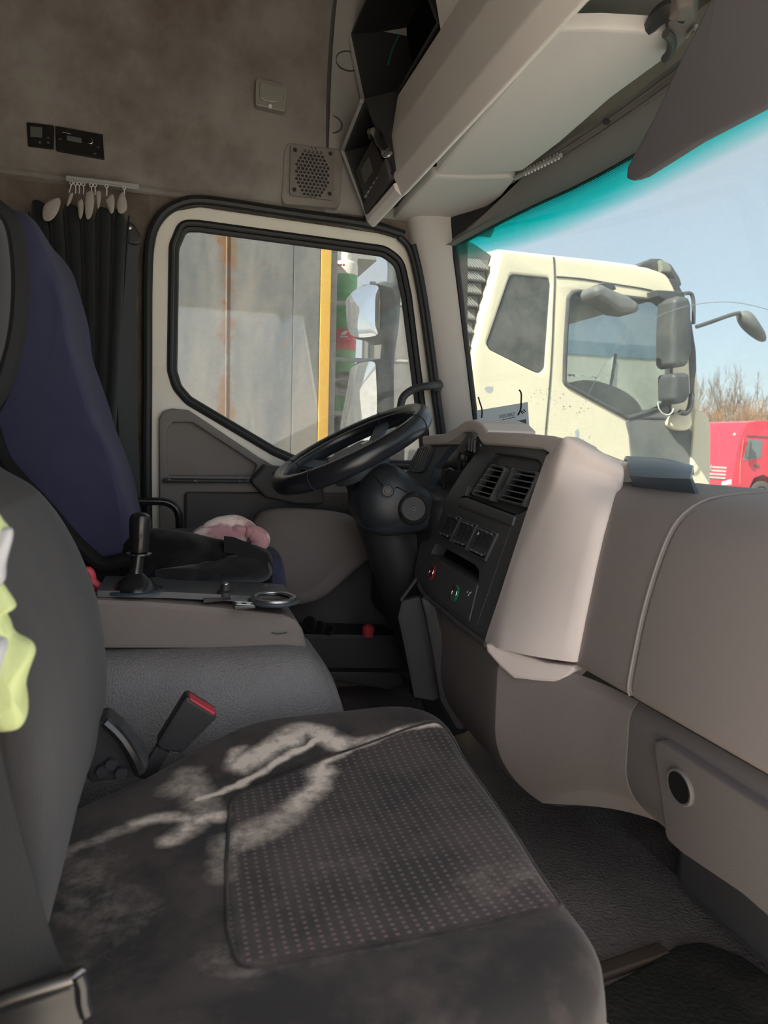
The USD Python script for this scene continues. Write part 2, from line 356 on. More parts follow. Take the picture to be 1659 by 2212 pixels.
# headliner: wall above the seam curving into the roof
prof = spline([(2.405, 2.835), (2.375, 2.86), (2.372, 2.95), (2.364, 3.10), (2.346, 3.26), (2.30, 3.40), (2.20, 3.49), (2.0, 3.545), (1.6, 3.57), (1.1, 3.575), (.6, 3.56), (.25, 3.52)], 44)
xs = np.linspace(-.86, .455, 34)
g = np.array([[(x, y, z) for y, z in prof] for x in xs])
g += (meshkit.fbm(g*5.)[..., None]-.5)*V(0, .012, .008)
single('ceiling', sheet(g, .03), 'headliner_felt', 'stained brown felt headliner rolling from the side wall up into the cab roof', 'headliner', kind='structure')
# grey front liner panel between the headliner and the overhead shelf
T = thing('trim', 'smooth grey liner panel with round marks between headliner and overhead shelf', 'trim panel', (.55, 2.3, 3.0), kind='structure')
xs = np.linspace(.452, 1.05, 14); g = np.array([[(x, y+.012*min(1, (x-.452)/.03), z) for y, z in prof] for x in xs])
part(T, 'liner_panel', sheet(g, .03), 'grey_liner')
part(T, 'edge_bead', tube([(.453, y-.010, z-.002) for y, z in prof[2:]], .008, 8), 'dark_grey_plastic')
for q in [(752, 133), (715, 262)]:
    c = P(*q, Y=2.335); a = np.linspace(0, 2*math.pi, 29)[:-1]; zz = c[2]+.026*np.sin(a)
    part(T, 'round_mark', tube(np.stack([c[0]+.04*np.cos(a), np.interp(zz, prof[:26, 1], prof[:26, 0])-.009, zz], 1), .0022, 6, True), 'dark_grey_plastic')
# left wall below the seam (B pillar), rear wall, right wall with the open passenger door
single('wall_left', box((-.485, 2.42, 2.05), (.83, .07, 1.60), .012), 'pillar_carpet', 'brown carpeted B pillar wall behind the dark curtain', 'wall', kind='structure')
T = thing('trim', 'headliner lower lip running above the driver door and curtain', 'trim', (-.2, 2.36, 2.84), kind='structure')
part(T, 'lip', tube(spline([(-.86, 2.372, 2.842), (-.3, 2.372, 2.842), (-.07, 2.372, 2.836), (.3, 2.374, 2.826), (.62, 2.378, 2.80)], 30), .013, 8), 'headliner_felt')
single('wall_rear', box((-.875, 1.33, 2.40), (.05, 2.24, 2.5), .01), 'headliner_felt', 'brown felt rear wall of the cab behind the seats', 'wall', kind='structure')
rw = plate(np.array([(-.9, .26, 1.1), (1.1, .26, 1.1), (1.02, .26, 3.64), (-.9, .26, 3.64)]), .06, 0, holes=[np.array([(-.13, .26, 1.28), (.86, .26, 1.28), (.86, .26, 2.2), (.74, .26, 2.86), (-.13, .26, 2.86)])], n=(0, -1, 0))
single('wall_right', rw, 'cream_paint', 'cream cab side around the open passenger door', 'wall', kind='structure')
single('wall_front', box((1.09, 1.33, 1.58), (.08, 2.16, .8), .01), 'dark_grey_plastic', 'front bulkhead of the cab under the windscreen', 'wall', kind='structure')
single('trim', box((1.02, 1.33, 3.22), (.08, 2.2, .74), .02), 'cream_paint', 'cream roof front panel above the windscreen', 'roof panel', kind='structure')

# ------------------------------------------------------------------ windscreen
def wsx(y, z): return 1.05-.175*(z-2.76)-.18*(abs(y-1.3)/1.0)**3
ys, zs = np.linspace(.36, 2.32, 40), np.linspace(1.99, 2.86, 16)
T = thing('window', 'large curved windscreen with a teal sun strip along its top', 'windscreen', (1.05, 1.3, 1.99), kind='structure')
part(T, 'pane', sheet([[(wsx(y, z), y, z) for z in zs] for y in ys], .006), 'windscreen_glass', smooth=True)
def on_ws(x, y):
    """pixel to windscreen"""
    d = P(x, y, Y=1.)-EYEP; t = 1.6
    for _ in range(60):
        p = EYEP+d*t; t *= 1+.6*(wsx(p[1], p[2])-p[0])/p[0]
    return EYEP+d*t
topz = lambda y: 2.80-.05*max(0, (y-1.9)/.4)**2
part(T, 'wiper_smear', tube(spline([on_ws(*q)+V(-.006, 0, 0) for q in ((1276, 850), (1302, 800), (1345, 740), (1410, 692), (1480, 664), (1560, 653), (1620, 658), (1700, 680))], 40), .0011, 5), 'smear')
# frit: black ceramic edge fading into dots
fr = [(wsx(y, topz(y))-.004, y, topz(y)) for y in ys]
part(T, 'frit_band', sheet([[(wsx(y, z)-.0045, y, z) for z in np.linspace(topz(y)-.006, topz(y)+.08, 4)] for y in ys], .001), 'rubber', label='black ceramic edge along the top of the windscreen')
dots = []
for row in range(6):
    for k in range(380):
        y = .75+1.55*(k+.5*(row % 2))/380; z = topz(y)-.0075-.0042*row
        if y > 2.27: continue
        r = .0019-.00022*row; a = np.arange(6)*math.pi/3; c = V(wsx(y, z)-.0045, y, z)
        dots.append(trimesh.Trimesh(np.vstack([c, np.stack([np.full(6, c[0]), c[1]+r*np.cos(a), c[2]+r*np.sin(a)], 1)]), [[0, 1+i, 1+(i+1) % 6] for i in range(6)], process=False))
part(T, 'frit_dots', trimesh.util.concatenate(dots), 'rubber', smooth=False, kind='stuff')
sidez = np.linspace(2.0, 2.80, 20)
part(T, 'edge_seal', tube(spline([(wsx(2.29, z)-.004, 2.295+.02*max(0, (z-2.72)/.08), z) for z in sidez], 30), .011, 8), 'rubber')

# ------------------------------------------------------------------ header trim above the windscreen, A pillar
T = thing('trim', 'dark grey header trim strip along the top of the windscreen', 'trim', (.95, 1.4, 2.82), kind='structure')
yy = np.linspace(.4, 2.30, 36); tpr = lambda y: float(np.clip((2.34-y)/.55, .12, 1))
part(T, 'header_strip', loft([[(wsx(y, topz(y))+.01, y, topz(y)-.006), (wsx(y, topz(y))-.03, y, topz(y)-.002), (wsx(y, topz(y))-.075*tpr(y), y, topz(y)+.022*tpr(y)), (wsx(y, topz(y))-.10*tpr(y), y, topz(y)+.06*tpr(y)), (wsx(y, topz(y))-.03*tpr(y), y, topz(y)+.02+.07*tpr(y)), (wsx(y, topz(y))+.02, y, topz(y)+.02+.06*tpr(y))] for y in yy]), 'header_plastic')
for dz in (0, .012):
    part(T, 'groove_rib', tube([(wsx(y, topz(y))-.088-dz*.8, y, topz(y)+.034+dz) for y in yy[4:26]], .003, 6), 'grey_plastic')
part(T, 'screw_cover', lathe([(.0, .004), (.008, .003), (.009, 0)], P(1310, 262, Z=2.835), (-.4, -.2, -1)), 'black_plastic')
T = thing('trim', 'beige A pillar cover beside the windscreen', 'A pillar trim', (.9, 2.3, 2.0), kind='structure')
pz = [(2.84, .735, .865), (2.755, .752, .868), (2.65, .77, .888), (2.5, .80, .915), (2.35, .835, .944), (2.2, .868, .972), (2.08, .892, .99), (1.95, .915, 1.02)]
rg = []
for z, x0, x1 in pz:
    rg.append([(x0-.004, 2.365, z), (x0+.004, 2.335, z), (x0+.03, 2.312, z), (x0+.07, 2.300, z), (x1-.01, 2.292, z), (x1+.008, 2.30, z), (x1+.03, 2.40, z), (x0, 2.40, z)])
rg = [list(zip(*[spline([rg[j][i] for j in range(len(pz))], 26)[k] for i in range(8)])) for k in range(26)]
rg = [np.array(r).T for r in rg]
part(T, 'pillar_cover', loft(rg), 'pillar_plastic', smooth=50)

# ------------------------------------------------------------------ driver door
D = thing('door', 'cream driver door with grey trim panel and dirty window', 'door', (.35, 2.38, 1.3), kind='structure')
Y0 = 2.37
outer = L([(322, 1450), (327, 800), (328, 560), (340, 490), (372, 455), (432, 446), (820, 503), (884, 522), (905, 600), (960, 960), (975, 1120), (985, 1450)], Y=Y0)
opening = L([(367, 800), (371, 530), (392, 481), (430, 482), (832, 537), (868, 563), (884, 640), (921, 935), (927, 1010), (640, 1000), (590, 978), (404, 868), (378, 838)], Y=Y0)
part(D, 'door_frame', plate(outer, .05, .006, r=.03, holes=[opening], hr=.02), 'cream_paint')
bo = L([(250, 1500), (235, 372), (700, 420), (1010, 470), (1010, 1500)], Y=2.385)
single('trim', plate(bo, .05, 0, holes=[outer+V(0, .015, 0)+(np.array([outer.mean(0)])-outer)*.02], n=(0, -1, 0)), 'pillar_carpet', 'brown carpet edge of the cab body framing the driver door', 'trim', kind='structure')
# lower skin of the door, outside
part(D, 'door_skin', box((.36, 2.47, 1.60), (1.0, .03, .85), .01), 'cream_paint')
def ring_tube(pts, r, rr, Y, n=8, dense=10):
    q = np.asarray(pts); c = roundpoly(np.stack([q[:, 0], q[:, 2]], 1), rr, 8)
    out = []
    for i in range(len(c)):
        a, b = c[i], c[(i+1) % len(c)]; k = max(1, int(np.linalg.norm(b-a)/.03))
        out += [a+(b-a)*t for t in np.arange(k)/k]
    out = np.array(out); return tube(np.stack([out[:, 0], np.full(len(out), Y), out[:, 1]], 1), r, n, True)
op2 = opening
part(D, 'window_seal', ring_tube(op2, .0095, .075, Y0-.002), 'rubber')
inner = np.stack([op2[:, 0], op2[:, 2]], 1); inner = inset(ccw(inner), .010)
part(D, 'window_channel', ring_tube(np.stack([inner[:, 0], 0*inner[:, 0], inner[:, 1]], 1), .0125, .06, Y0+.022), 'rubber')
part(D, 'window_pane', plate(np.array([(-.08, Y0+.035, 1.96), (.86, Y0+.035, 1.96), (.80, Y0+.035, 2.82), (-.08, Y0+.035, 2.82)]), .005, 0), 'door_glass', smooth=False)
# frost of dust along the sill, inside
# trim panel: upper part with the recessed pocket, lower bulge
up_ = L([(345, 1160), (343, 905), (352, 888), (372, 882), (408, 886), (560, 988), (602, 1012), (760, 1030), (960, 1040), (960, 1160)], Y=Y0-.035)
rec = L([(362, 1028), (360, 930), (372, 912), (415, 912), (556, 1004), (545, 1028)], Y=Y0-.035)
part(D, 'upper_panel', plate(up_, .045, .006, r=.012, holes=[rec], hr=.012), 'door_plastic')
part(D, 'recess_back', plate(rec+V(0, .03, 0)+V(0, 0, 0), .01, 0), 'door_plastic')
ledge = P(360, 1034, Y=Y0-.035); l2 = P(640, 1046, Y=Y0-.035)
part(D, 'ledge', box(((ledge[0]+l2[0])/2-.01, Y0-.03, ledge[2]-.004), (l2[0]-ledge[0], .07, .012), .004), 'dusty_plastic', label='narrow ledge sprinkled with pale dust')
low = L([(345, 1040), (640, 1052), (800, 1080), (960, 1130), (960, 1400), (345, 1400)], Y=Y0-.034)
part(D, 'lower_panel', plate(low, .034, .003, r=.0), 'door_plastic')
# dark switch pod at the front of the ledge
pod = L([(540, 1040), (572, 1004), (605, 1008), (700, 1020), (700, 1090), (640, 1090), (572, 1075)], Y=2.27)
part(D, 'switch_pod', plate(pod, .09, .008, r=.012), 'black_plastic')
part(D, 'door_lever', tube(spline(L([(590, 1022), (603, 1026), (618, 1031)], Y=2.262), 8), .006, 8), 'gloss_black')
# big rounded kick panel with map pocket
bul = L([(505, 1185), (545, 1128), (575, 1102), (740, 1108), (770, 1125), (806, 1180), (770, 1225), (700, 1285), (655, 1302), (560, 1300)], Y=2.22)
m = inflate(bul, .075, n=(0, -1, 0), rings=16, pw=.35, dense=6)
part(D, 'kick_panel', m, 'grey_plastic', label='rounded grey knee bulge low on the door')
pocket = L([(560, 1366), (858, 1372), (872, 1400), (868, 1440), (850, 1455), (740, 1452), (560, 1440)], Y=2.17)
part(D, 'map_pocket', plate(pocket, .16, .008, r=.02), 'black_plastic')
part(D, 'pocket_floor', plate(L([(640, 1450), (860, 1452), (890, 1470), (840, 1490), (700, 1470)], Y=2.13), .2, .006, r=.02), 'black_plastic')
part(D, 'pocket_back', box((.45, 2.33, 1.62), (.86, .04, .62), .01), 'dark_grey_plastic')
# body seals around the door: thick outer tube and the front lines
S = thing('trim', 'thick black rubber seal around the driver door opening', 'door seal', (.3, 2.36, 1.4), kind='structure')
path = L([(322, 1300), (317, 1000), (318, 800), (320, 560), (330, 497), (356, 458), (400, 436), (450, 434), (640, 462), (800, 486), (872, 508)], Y=2.35)
part(S, 'seal', tube(spline(path, 60), .0155, 10), 'rubber')
path2 = L([(862, 512), (880, 530), (896, 575), (916, 690), (938, 850), (952, 950), (960, 1060)], Y=2.345)
part(S, 'seal', tube(spline(path2, 40), .0115, 10), 'rubber')
path3 = L([(893, 528), (906, 580), (925, 690), (946, 850), (960, 950)], Y=2.325)
part(S, 'seal', tube(spline(path3, 40), .009, 10), 'rubber')

# grab handle on the A pillar
g = thing('grab_handle', 'black bent grab handle on the A pillar above the steering wheel', 'grab handle', P(900, 850, Y=2.24))
pth = np.vstack([L([(950, 832)], Y=2.30), L([(925, 834), (902, 838), (884, 846), (871, 858), (866, 875), (864, 900), (864, 935), (864, 968)], Y=2.23)])
part(g, 'bar', tube(spline(pth, 44), .0125, 12), 'black_plastic')
part(g, 'mount', plate(L([(942, 820), (954, 820), (955, 846), (943, 846)], Y=2.285), .03, .004, r=.006), 'black_plastic')

# ------------------------------------------------------------------ things on the headliner
T = thing('dome_light', 'small square dome light on the brown headliner', 'dome light', P(588, 205, Y=2.30))
q = L([(553, 166), (623, 184), (617, 242), (551, 226)], Y=2.318)
part(T, 'housing', plate(q, .04, .004, r=.010), 'lamp_lens')
q = L([(561, 172), (616, 186), (613, 216), (600, 222), (575, 219), (560, 212)], Y=2.312)
part(T, 'lens', plate(q, .012, .005, r=.01), 'lamp_lens', label='ribbed translucent lens')
part(T, 'switch', lathe([(.007, 0), (.0065, .006), (.004, .009), (0, .0095)], P(583, 230, Y=2.316), (0, -1, -.2), 14), 'white_plastic')
T = thing('speaker', 'square loudspeaker grille with honeycomb holes in the headliner above the door', 'speaker', P(675, 440, Y=2.37))
q = L([(622, 306), (736, 322), (742, 340), (734, 450), (612, 440), (608, 425), (614, 325)], Y=2.350)
part(T, 'surround', plate(q, .03, .006, r=.018), 'headliner_felt')
cen = P(674, 376, Y=2.345)
body = shapely.box(-.062, -.066, .062, .072).buffer(.008)
hexs = []
for r in range(-8, 9):
    for c in range(-7, 8):
        hx, hy = (c+.5*(r % 2))*.0125, r*.0108
        if abs(hx) < .056 and (hx/.060)**2+(hy/.078)**2 < 1.0:
            a = np.arange(6)*math.pi/3+math.pi/6; hexs.append(Polygon(np.stack([hx+.0052*np.cos(a), hy+.0052*np.sin(a)], 1)))
gr = body.difference(shapely.union_all(hexs)); g3 = trimesh.creation.extrude_polygon(gr, .006, engine='earcut')
sk = (P(735, 380, Y=2.35)-P(615, 364, Y=2.35)); sk = sk[2]/sk[0]
v = np.array(g3.vertices); g3.vertices = np.stack([cen[0]+v[:, 0], cen[1]-v[:, 2], cen[2]+v[:, 1]+v[:, 0]*sk*.3], 1); g3.invert()
part(T, 'honeycomb_grille', g3, 'door_plastic', smooth=False)
part(T, 'backing', box((cen[0], cen[1]-.0005, cen[2]), (.118, .002, .13), .0005), 'black_plastic')
for dx, dz in ((-.056, .062), (.056, .066), (-.056, -.056), (.056, -.056)):
    part(T, 'screw', lathe([(.006, 0), (.006, .004), (.004, .005), (0, .003)], cen+V(dx, -.006, dz), (0, -1, 0), 12), 'black_plastic')
def device(name, label, corners, Y):
    T = thing(name, label, 'heater control' if name == 'heater_control' else 'radio', P(corners[2][0], corners[2][1], Y=Y))
    q = L(corners, Y=Y); part(T, 'body', plate(q, .03, .003, r=.004), 'gloss_black'); return T
T = device('heater_control', 'small black control unit with a grey screen beside the radio on the headliner', [(57, 263), (116, 270), (116, 323), (60, 316)], 2.352)
part(T, 'screen', plate(L([(65, 272), (91, 275), (91, 297), (65, 295)], Y=2.35), .004, .0008, r=.001), 'screen_glass')
part(T, 'button', lathe([(.003, 0), (.0025, .002), (0, .002)], P(86, 308, Y=2.351), (0, -1, 0), 10), 'steel')
for x_, y_ in ((104, 298), (104, 308)): part(T, 'button', lathe([(.0035, 0), (.003, .002), (0, .002)], P(x_, y_, Y=2.351), (0, -1, 0), 10), 'charcoal_plastic')
T = device('radio', 'flat black radio with a round silver knob set into the headliner', [(119, 271), (224, 290), (226, 344), (121, 325)], 2.346)
part(T, 'display', plate(L([(144, 292), (176, 298), (176, 309), (144, 303)], Y=2.344), .004, .0008), 'screen_glass')
kc = P(194, 306, Y=2.345); a = np.linspace(-2.2, 1.2, 18)
part(T, 'knob', lathe([(.011, 0), (.0105, .006), (.008, .008), (0, .008)], kc, (0, -1, 0), 20), 'gloss_black')
part(T, 'knob_ring', tube(np.stack([kc[0]+.0085*np.cos(a), np.full(18, kc[1]-.0075), kc[2]+.0085*np.sin(a)], 1), .0011, 6), 'chrome')
part(T, 'side_edge', tube(L([(223, 292), (226, 342)], Y=2.343), .0016, 6), 'grey_plastic')
part(T, 'maker_line', tube(L([(135, 285.5), (153, 289.5)], Y=2.3435), .0011, 6), 'steel_grey')
for x_, y_ in ((130, 300), (205, 332), (212, 318)): part(T, 'button', box(P(x_, y_, Y=2.345), (.007, .004, .004), .001), 'charcoal_plastic')

# ------------------------------------------------------------------ curtain, rail, hooks
T = thing('curtain_rail', 'short aluminium curtain rail under the headliner lip', 'curtain rail', P(210, 392, Y=2.3))
q0, q1 = P(143, 386, Y=2.31), P(300, 402, Y=2.31); mid, ln = (q0+q1)/2, np.linalg.norm(q1-q0)
part(T, 'rail', box(mid, (ln, .02, .010), .002), 'steel_grey')
part(T, 'rail_lip', box(mid+V(0, -.006, -.007), (ln, .004, .006), .001), 'steel_grey')
T = thing('curtain', 'bunched black curtain with pale lining tabs hanging from white hooks behind the driver seat', 'curtain', P(200, 900, Y=2.27))
top_, bot_ = 2.735, 1.72
n_, m_ = 90, 30; G = []
for i in range(n_):
    u = i/(n_-1); row = []
    for j in range(m_):
        w_ = j/(m_-1)
        x = (-.40+.255*u)*(1-w_)+(-.33+.145*u)*w_ + .012*math.sin(3*w_+2*u)
        if w_ < .25: x += (.25-w_)*.04*(u-.5)
        ph = u*2*math.pi*6.5+1.1*math.sin(2.2*w_+u*3)
        row.append((x+.006*math.cos(ph), 2.27+.030*(1-.35*w_)*math.sin(ph)-.02*w_, top_-(top_-bot_)*w_-.035*(1-w_)*max(0, math.sin(ph*.5+1))**2))
    G.append(row)
part(T, 'cloth', sheet(G, .004), 'curtain_cloth', smooth=True)
hooks = [(154, 392), (163, 394), (171, 394), (180, 395), (197, 397), (205, 397), (230, 399), (268, 402)]
tabs = [None, None, [(150, 418), (158, 416), (151, 440), (144, 446)], [(167, 436), (177, 430), (180, 458), (173, 474)], [(186, 415), (199, 412), (204, 430), (196, 470), (188, 474), (183, 445)], [(206, 414), (216, 412), (218, 430), (212, 452)], [(228, 432), (244, 420), (246, 455), (240, 462)], [(259, 420), (266, 415), (274, 440), (272, 456), (258, 461), (252, 440)]]
for k, (hx, hy) in enumerate(hooks):
    c = P(hx, hy+3, Y=2.29); a = np.linspace(.3, 2*math.pi-.3, 14)
    lp = np.stack([c[0]+.0042*np.sin(a), np.full(14, c[1]), c[2]+.0042*np.cos(a)], 1)
    e = P(hx+(0 if k else -5), hy+24, Y=2.285)
    part(T, 'hook', join(tube(lp, .0015, 6), tube([c+V(0, 0, -.004), (c+e)/2+V(.001, 0, 0), e], .0019, 6)), 'white_plastic')
for tb in [[(92, 452), (100, 438), (128, 428), (125, 458), (105, 478), (94, 474)]]+[t for t in tabs if t]:
    part(T, 'lining_tab', inflate(L(tb, Y=2.225), .006, rings=6, wr=(.006, 60), dense=3), 'curtain_lining')
T = thing('seat_belt', 'dark grey driver seat belt hanging down the B pillar from its anchor', 'seat belt', P(280, 1000, Y=2.3))
bx = spline(L([(284, 512), (277, 560), (272, 700), (276, 900), (282, 1050), (284, 1190)], Y=2.28), 24)
G = [[p+V(-.026+.052*s, .006*math.sin(i*.4)+.01*s, 0) for s in np.linspace(0, 1, 5)] for i, p in enumerate(bx)]
part(T, 'webbing', sheet(G, .003), 'belt_grey')
part(T, 'anchor', plate(L([(276, 476), (290, 484), (306, 512), (304, 524), (292, 528), (274, 524)], Y=2.275), .025, .006, r=.008), 'black_plastic')
part(T, 'bolt', lathe([(.007, 0), (.006, .004), (0, .005)], P(280, 492, Y=2.272), (0, -1, 0), 12), 'steel')
# ================================================================== OVERHEAD SHELF AND SUN VISORS
T = thing('overhead_shelf', 'beige overhead shelf with dark open compartments above the windscreen', 'overhead shelf', (.6, 1.3, 2.79))
# main beam: section in X-Z swept along Y (bulged beige fascia of the middle part)
def beam(y0, y1, sec, b=.006):
    c = np.mean(sec, 0); s2 = c+(np.asarray(sec)-c)*.97
    return loft([[(x, y, z) for x, z in q] for y, q in ((y0, s2), (y0+b, sec), (y1-b, sec), (y1, s2))])
secm = roundpoly((np.array([[.607, 2.788], [.582, 2.84], [.572, 2.95], [.588, 3.07], [.80, 3.085], [.80, 3.02], [.645, 3.0], [.634, 2.88], [.624, 2.803]])), [.006, .03, .05, .02, .01, .01, .02, .03, .006], 6)
part(T, 'fascia', beam(.36, 2.03, secm), 'shelf_plastic')
secd = roundpoly(np.array([[.607, 2.788], [.585, 2.806], [.578, 2.822], [.59, 2.826], [.632, 2.86], [.632, 2.85], [.622, 2.805]]), .012, 5)
secu = roundpoly(np.array([[.588, 3.055], [.578, 3.10], [.525, 3.34], [.54, 3.52], [.95, 3.52], [.90, 3.06]]), [.004, .03, .06, .01, .01, .01], 6)
part(T, 'upper_body', beam(.36, 1.69, secu), 'shelf_plastic')
part(T, 'end_lip', beam(2.02, 2.338, secd), 'shelf_plastic')
part(T, 'end_plate', plate(np.array([(.572, 2.035, 2.835), (.577, 2.335, 2.822), (.565, 2.335, 2.85), (.556, 2.035, 2.89)]), .02, .003), 'dark_grey_plastic')
# compartment frames: opening planes lean back towards the roof
def frame(name, pts, wd, depth, m):
    q = np.asarray(pts, float); c = q.mean(0)
    n = unit(np.cross(q[1]-q[0], q[2]-q[0])); n = n if n@(EYEP-c) > 0 else -n
    inn = c+(q-c)*(1-wd)
    part(T, name, plate(q, depth, .004, holes=[inn]), m)
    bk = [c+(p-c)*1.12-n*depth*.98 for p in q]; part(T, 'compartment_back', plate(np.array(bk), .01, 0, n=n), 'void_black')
frame("compartment", [(.578, 2.33, 2.822), (.500, 2.33, 3.012), (.500, 2.05, 3.05), (.578, 2.0, 2.85)], .10, .16, 'black_plastic')
frame("compartment", [(.592, 2.325, 3.06), (.515, 2.33, 3.36), (.515, 1.86, 3.37), (.545, 1.76, 3.24), (.592, 1.70, 3.085)], .07, .18, 'black_plastic')
part(T, 'divider', tube([(.585, 2.31, 3.055), (.55, 2.18, 3.02), (.535, 2.08, 2.98), (.562, 2.03, 2.90)], .010, 8), 'grey_liner')
part(T, 'rear_edge', tube([(.585, 2.322, 2.815), (.497, 2.325, 3.012), (.498, 2.08, 3.055)], .007, 8), 'grey_liner')
part(T, 'rear_edge', tube([(.588, 2.322, 3.06), (.512, 2.325, 3.36)], .008, 8), 'grey_liner')
part(T, 'green_strip', tube([P(862, 75, X=.60), P(848, 105, X=.60), P(838, 140, X=.60)], .0022, 6), 'green_edge', label='thin green glowing edge inside the dark compartment')
part(T, 'roof_panel', box((.86, 1.35, 2.985), (.40, 2.0, .05), .015), 'grey_liner')
for y_ in (1.21, 1.165): part(T, 'roof_groove', tube([(.66, y_, 2.958), (1.0, y_, 2.945)], .010, 8), 'dark_grey_plastic')
# two-way radio in the driver compartment, its hand microphone
R = thing('two_way_radio', 'small black two-way radio in the driver end of the overhead shelf', 'radio', (.60, 2.2, 2.85))
q = np.array([(.590, 2.30, 2.835), (.545, 2.30, 2.945), (.545, 2.09, 2.96), (.590, 2.05, 2.85)])+V(-.012, 0, 0)
part(R, 'body', plate(q, .09, .004, r=.006), 'gloss_black')
c = q.mean(0); e1 = unit(q[3]-q[0]); e2 = unit(q[1]-q[0]); nn = unit(np.cross(e1, e2)); nn = nn if nn@(EYEP-c) > 0 else -nn
scr = np.array([c+e1*a+e2*b+nn*.0015 for a, b in ((-.07, .0), (-.06, .04), (.03, .04), (.03, 0.0))]); part(R, 'display', plate(scr, .004, .001, r=.004), 'screen_glass')
for k in range(5): part(R, 'key', box(c+e1*(-.09+.036*k)+e2*(-.030)+nn*.002, (.010, .022, .006), .002), 'steel_grey')
part(R, 'label_strip', tube([c+e1*-.10+e2*-.048+nn*.002, c+e1*.06+e2*-.044+nn*.002], .0015, 5), 'ink_white')
mc = thing('hand_microphone', 'black hand microphone with a silver clip hooked on the shelf divider', 'microphone', P(835, 320, X=.545))
p0, p1 = P(817, 285, X=.53), P(838, 325, X=.535)
part(mc, 'body', tube(spline([p0, (p0+p1)/2+V(-.008, 0, 0), p1], 10), [.008, .011, .013, .014, .015, .015, .014, .013, .012, .008], 12), 'gloss_black')
part(mc, 'clip', tube(spline([p1+V(-.012, 0, -.004), p1+V(-.014, -.004, -.014), p1+V(-.004, -.01, -.018), p1+V(.006, -.012, -.008)], 10), .0045, 8), 'chrome')

# stowed sun visors
def visor(name, label, px, z, mt, bev=.010, th=.028):
    T = thing(name, label, 'sun visor', (np.array([P(*q, Z=z) for q in px]).mean(0)))
    q = L(px, Z=z); part(T, 'pad', plate(q, th, bev, r=.03, n=(0, 0, -1), k=7), mt); return T
T = visor('sun_visor', 'long beige stowed sun visor in the middle above the windscreen', [(1186, 66), (1300, 64), (1440, 72), (1452, 82), (1440, 128), (1320, 215), (1210, 310), (1128, 372), (1000, 378), (936, 378), (1030, 262), (1100, 175)], 2.838, 'visor_vinyl')
a_, b_ = P(1112, 385, Z=2.836), P(1212, 335, Z=2.836)
part(T, 'hinge_rod', tube([a_, b_], .006, 10), 'steel_grey')
for k in range(11): part(T, 'spring_coil', tube([a_+(b_-a_)*(.22+.07*k)+V(0, 0, .009), a_+(b_-a_)*(.25+.07*k)+V(-.002, -.006, -.009)], .0026, 6), 'white_plastic')
T2 = visor('sun_visor', 'shorter beige stowed sun visor over the driver seat beside the A pillar', [(934, 381), (1000, 384), (1100, 382), (1114, 388), (1085, 425), (1045, 455), (1010, 486), (972, 500), (900, 512), (838, 520), (822, 512), (835, 490), (885, 432)], 2.838, 'visor_vinyl')
for q in ((1016, 475), (1030, 464)): part(T2, 'clip', box(P(*q, Z=2.83)+V(0, 0, 0), (.022, .018, .018), .005), 'grey_plastic')
# visor bracket and clip on the right
T = thing('visor_bracket', 'grey moulded visor clip bracket at the right end of the long beige visor', 'bracket', P(1470, 80, Z=2.84))
part(T, 'base', plate(L([(1440, 45), (1462, 18), (1500, 12), (1506, 50), (1500, 75), (1480, 95), (1452, 128), (1440, 126)], Z=2.83), .05, .010, r=.012, n=(0, 0, -1)), 'grey_plastic')
part(T, 'hook', tube(spline(L([(1436, 128), (1448, 112), (1450, 85), (1438, 72)], Z=2.822), 12), .008, 8), 'dark_grey_plastic')
for k in range(2): part(T, 'rib', tube(L([(1484+9*k, 78-6*k), (1500+5*k, 62-6*k)], Z=2.826), .0035, 6), 'grey_liner')
cl = spline(L([(1396, 74), (1418, 40), (1450, 20), (1478, 22)], Z=2.85), 14); part(T, 'shadow_slot', tube(cl, np.linspace(.010, .022, 14), 8), 'black_plastic')
# lowered passenger visor
lo0, lo1 = P(1349, 388, Z=2.60), P(1680, 212, Z=2.60)
dv = unit(lo1-lo0); upv = unit(V(-.25, 0, 1)); nv = unit(np.cross(dv, upv)); nv = nv if nv@(EYEP-lo0) > 0 else -nv
vp = [P(*q, n=nv, p=lo0) for q in [(1349, 388), (1352, 360), (1408, 255), (1466, 128), (1530, 0), (1545, -60), (1640, -120), (1960, -120), (1985, -60), (1985, 20), (1960, 66), (1659, 226), (1500, 310), (1382, 385), (1362, 392)]]
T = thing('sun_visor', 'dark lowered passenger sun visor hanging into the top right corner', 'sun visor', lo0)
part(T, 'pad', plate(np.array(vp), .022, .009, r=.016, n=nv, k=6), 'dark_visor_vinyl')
part(T, 'hinge_rod', tube([vp[4]+V(.02, 0, .05), vp[4]+V(.02, -.35, .05)], .006, 8), 'black_plastic')

# ================================================================== DASHBOARD
T = thing('dashboard', 'grey dashboard with beige centre console and black switch panel', 'dashboard', (.65, 1.2, 1.4))
DB = T
pr = np.array([(1.02, 2.02), (.93, 2.040), (.83, 2.043), (.76, 2.038), (.719, 2.029), (.682, 2.005), (.662, 1.972), (.646, 1.926), (.631, 1.867), (.622, 1.814), (.616, 1.770), (.617, 1.755), (.626, 1.748), (.68, 1.746)])
pr = spline(pr, 40)
def pad(y0, y1, e0, e1):
    R_ = []
    for y, i in ((y0, e0), (y0+.002, e0*.4), (y0+.006, 0), ((y0+y1)/2, 0), (y1-.006, 0), (y1-.002, e1*.4), (y1, e1)):
        ring = inset(np.vstack([pr, [(1.02, 1.746)]])[::1], 0)
        c2 = inset(ccw(np.vstack([pr, [(1.02, 1.746)]])), i) if i else ccw(np.vstack([pr, [(1.02, 1.746)]]))
        R_.append([(x, y, z) for x, z in c2])
    return loft(R_)
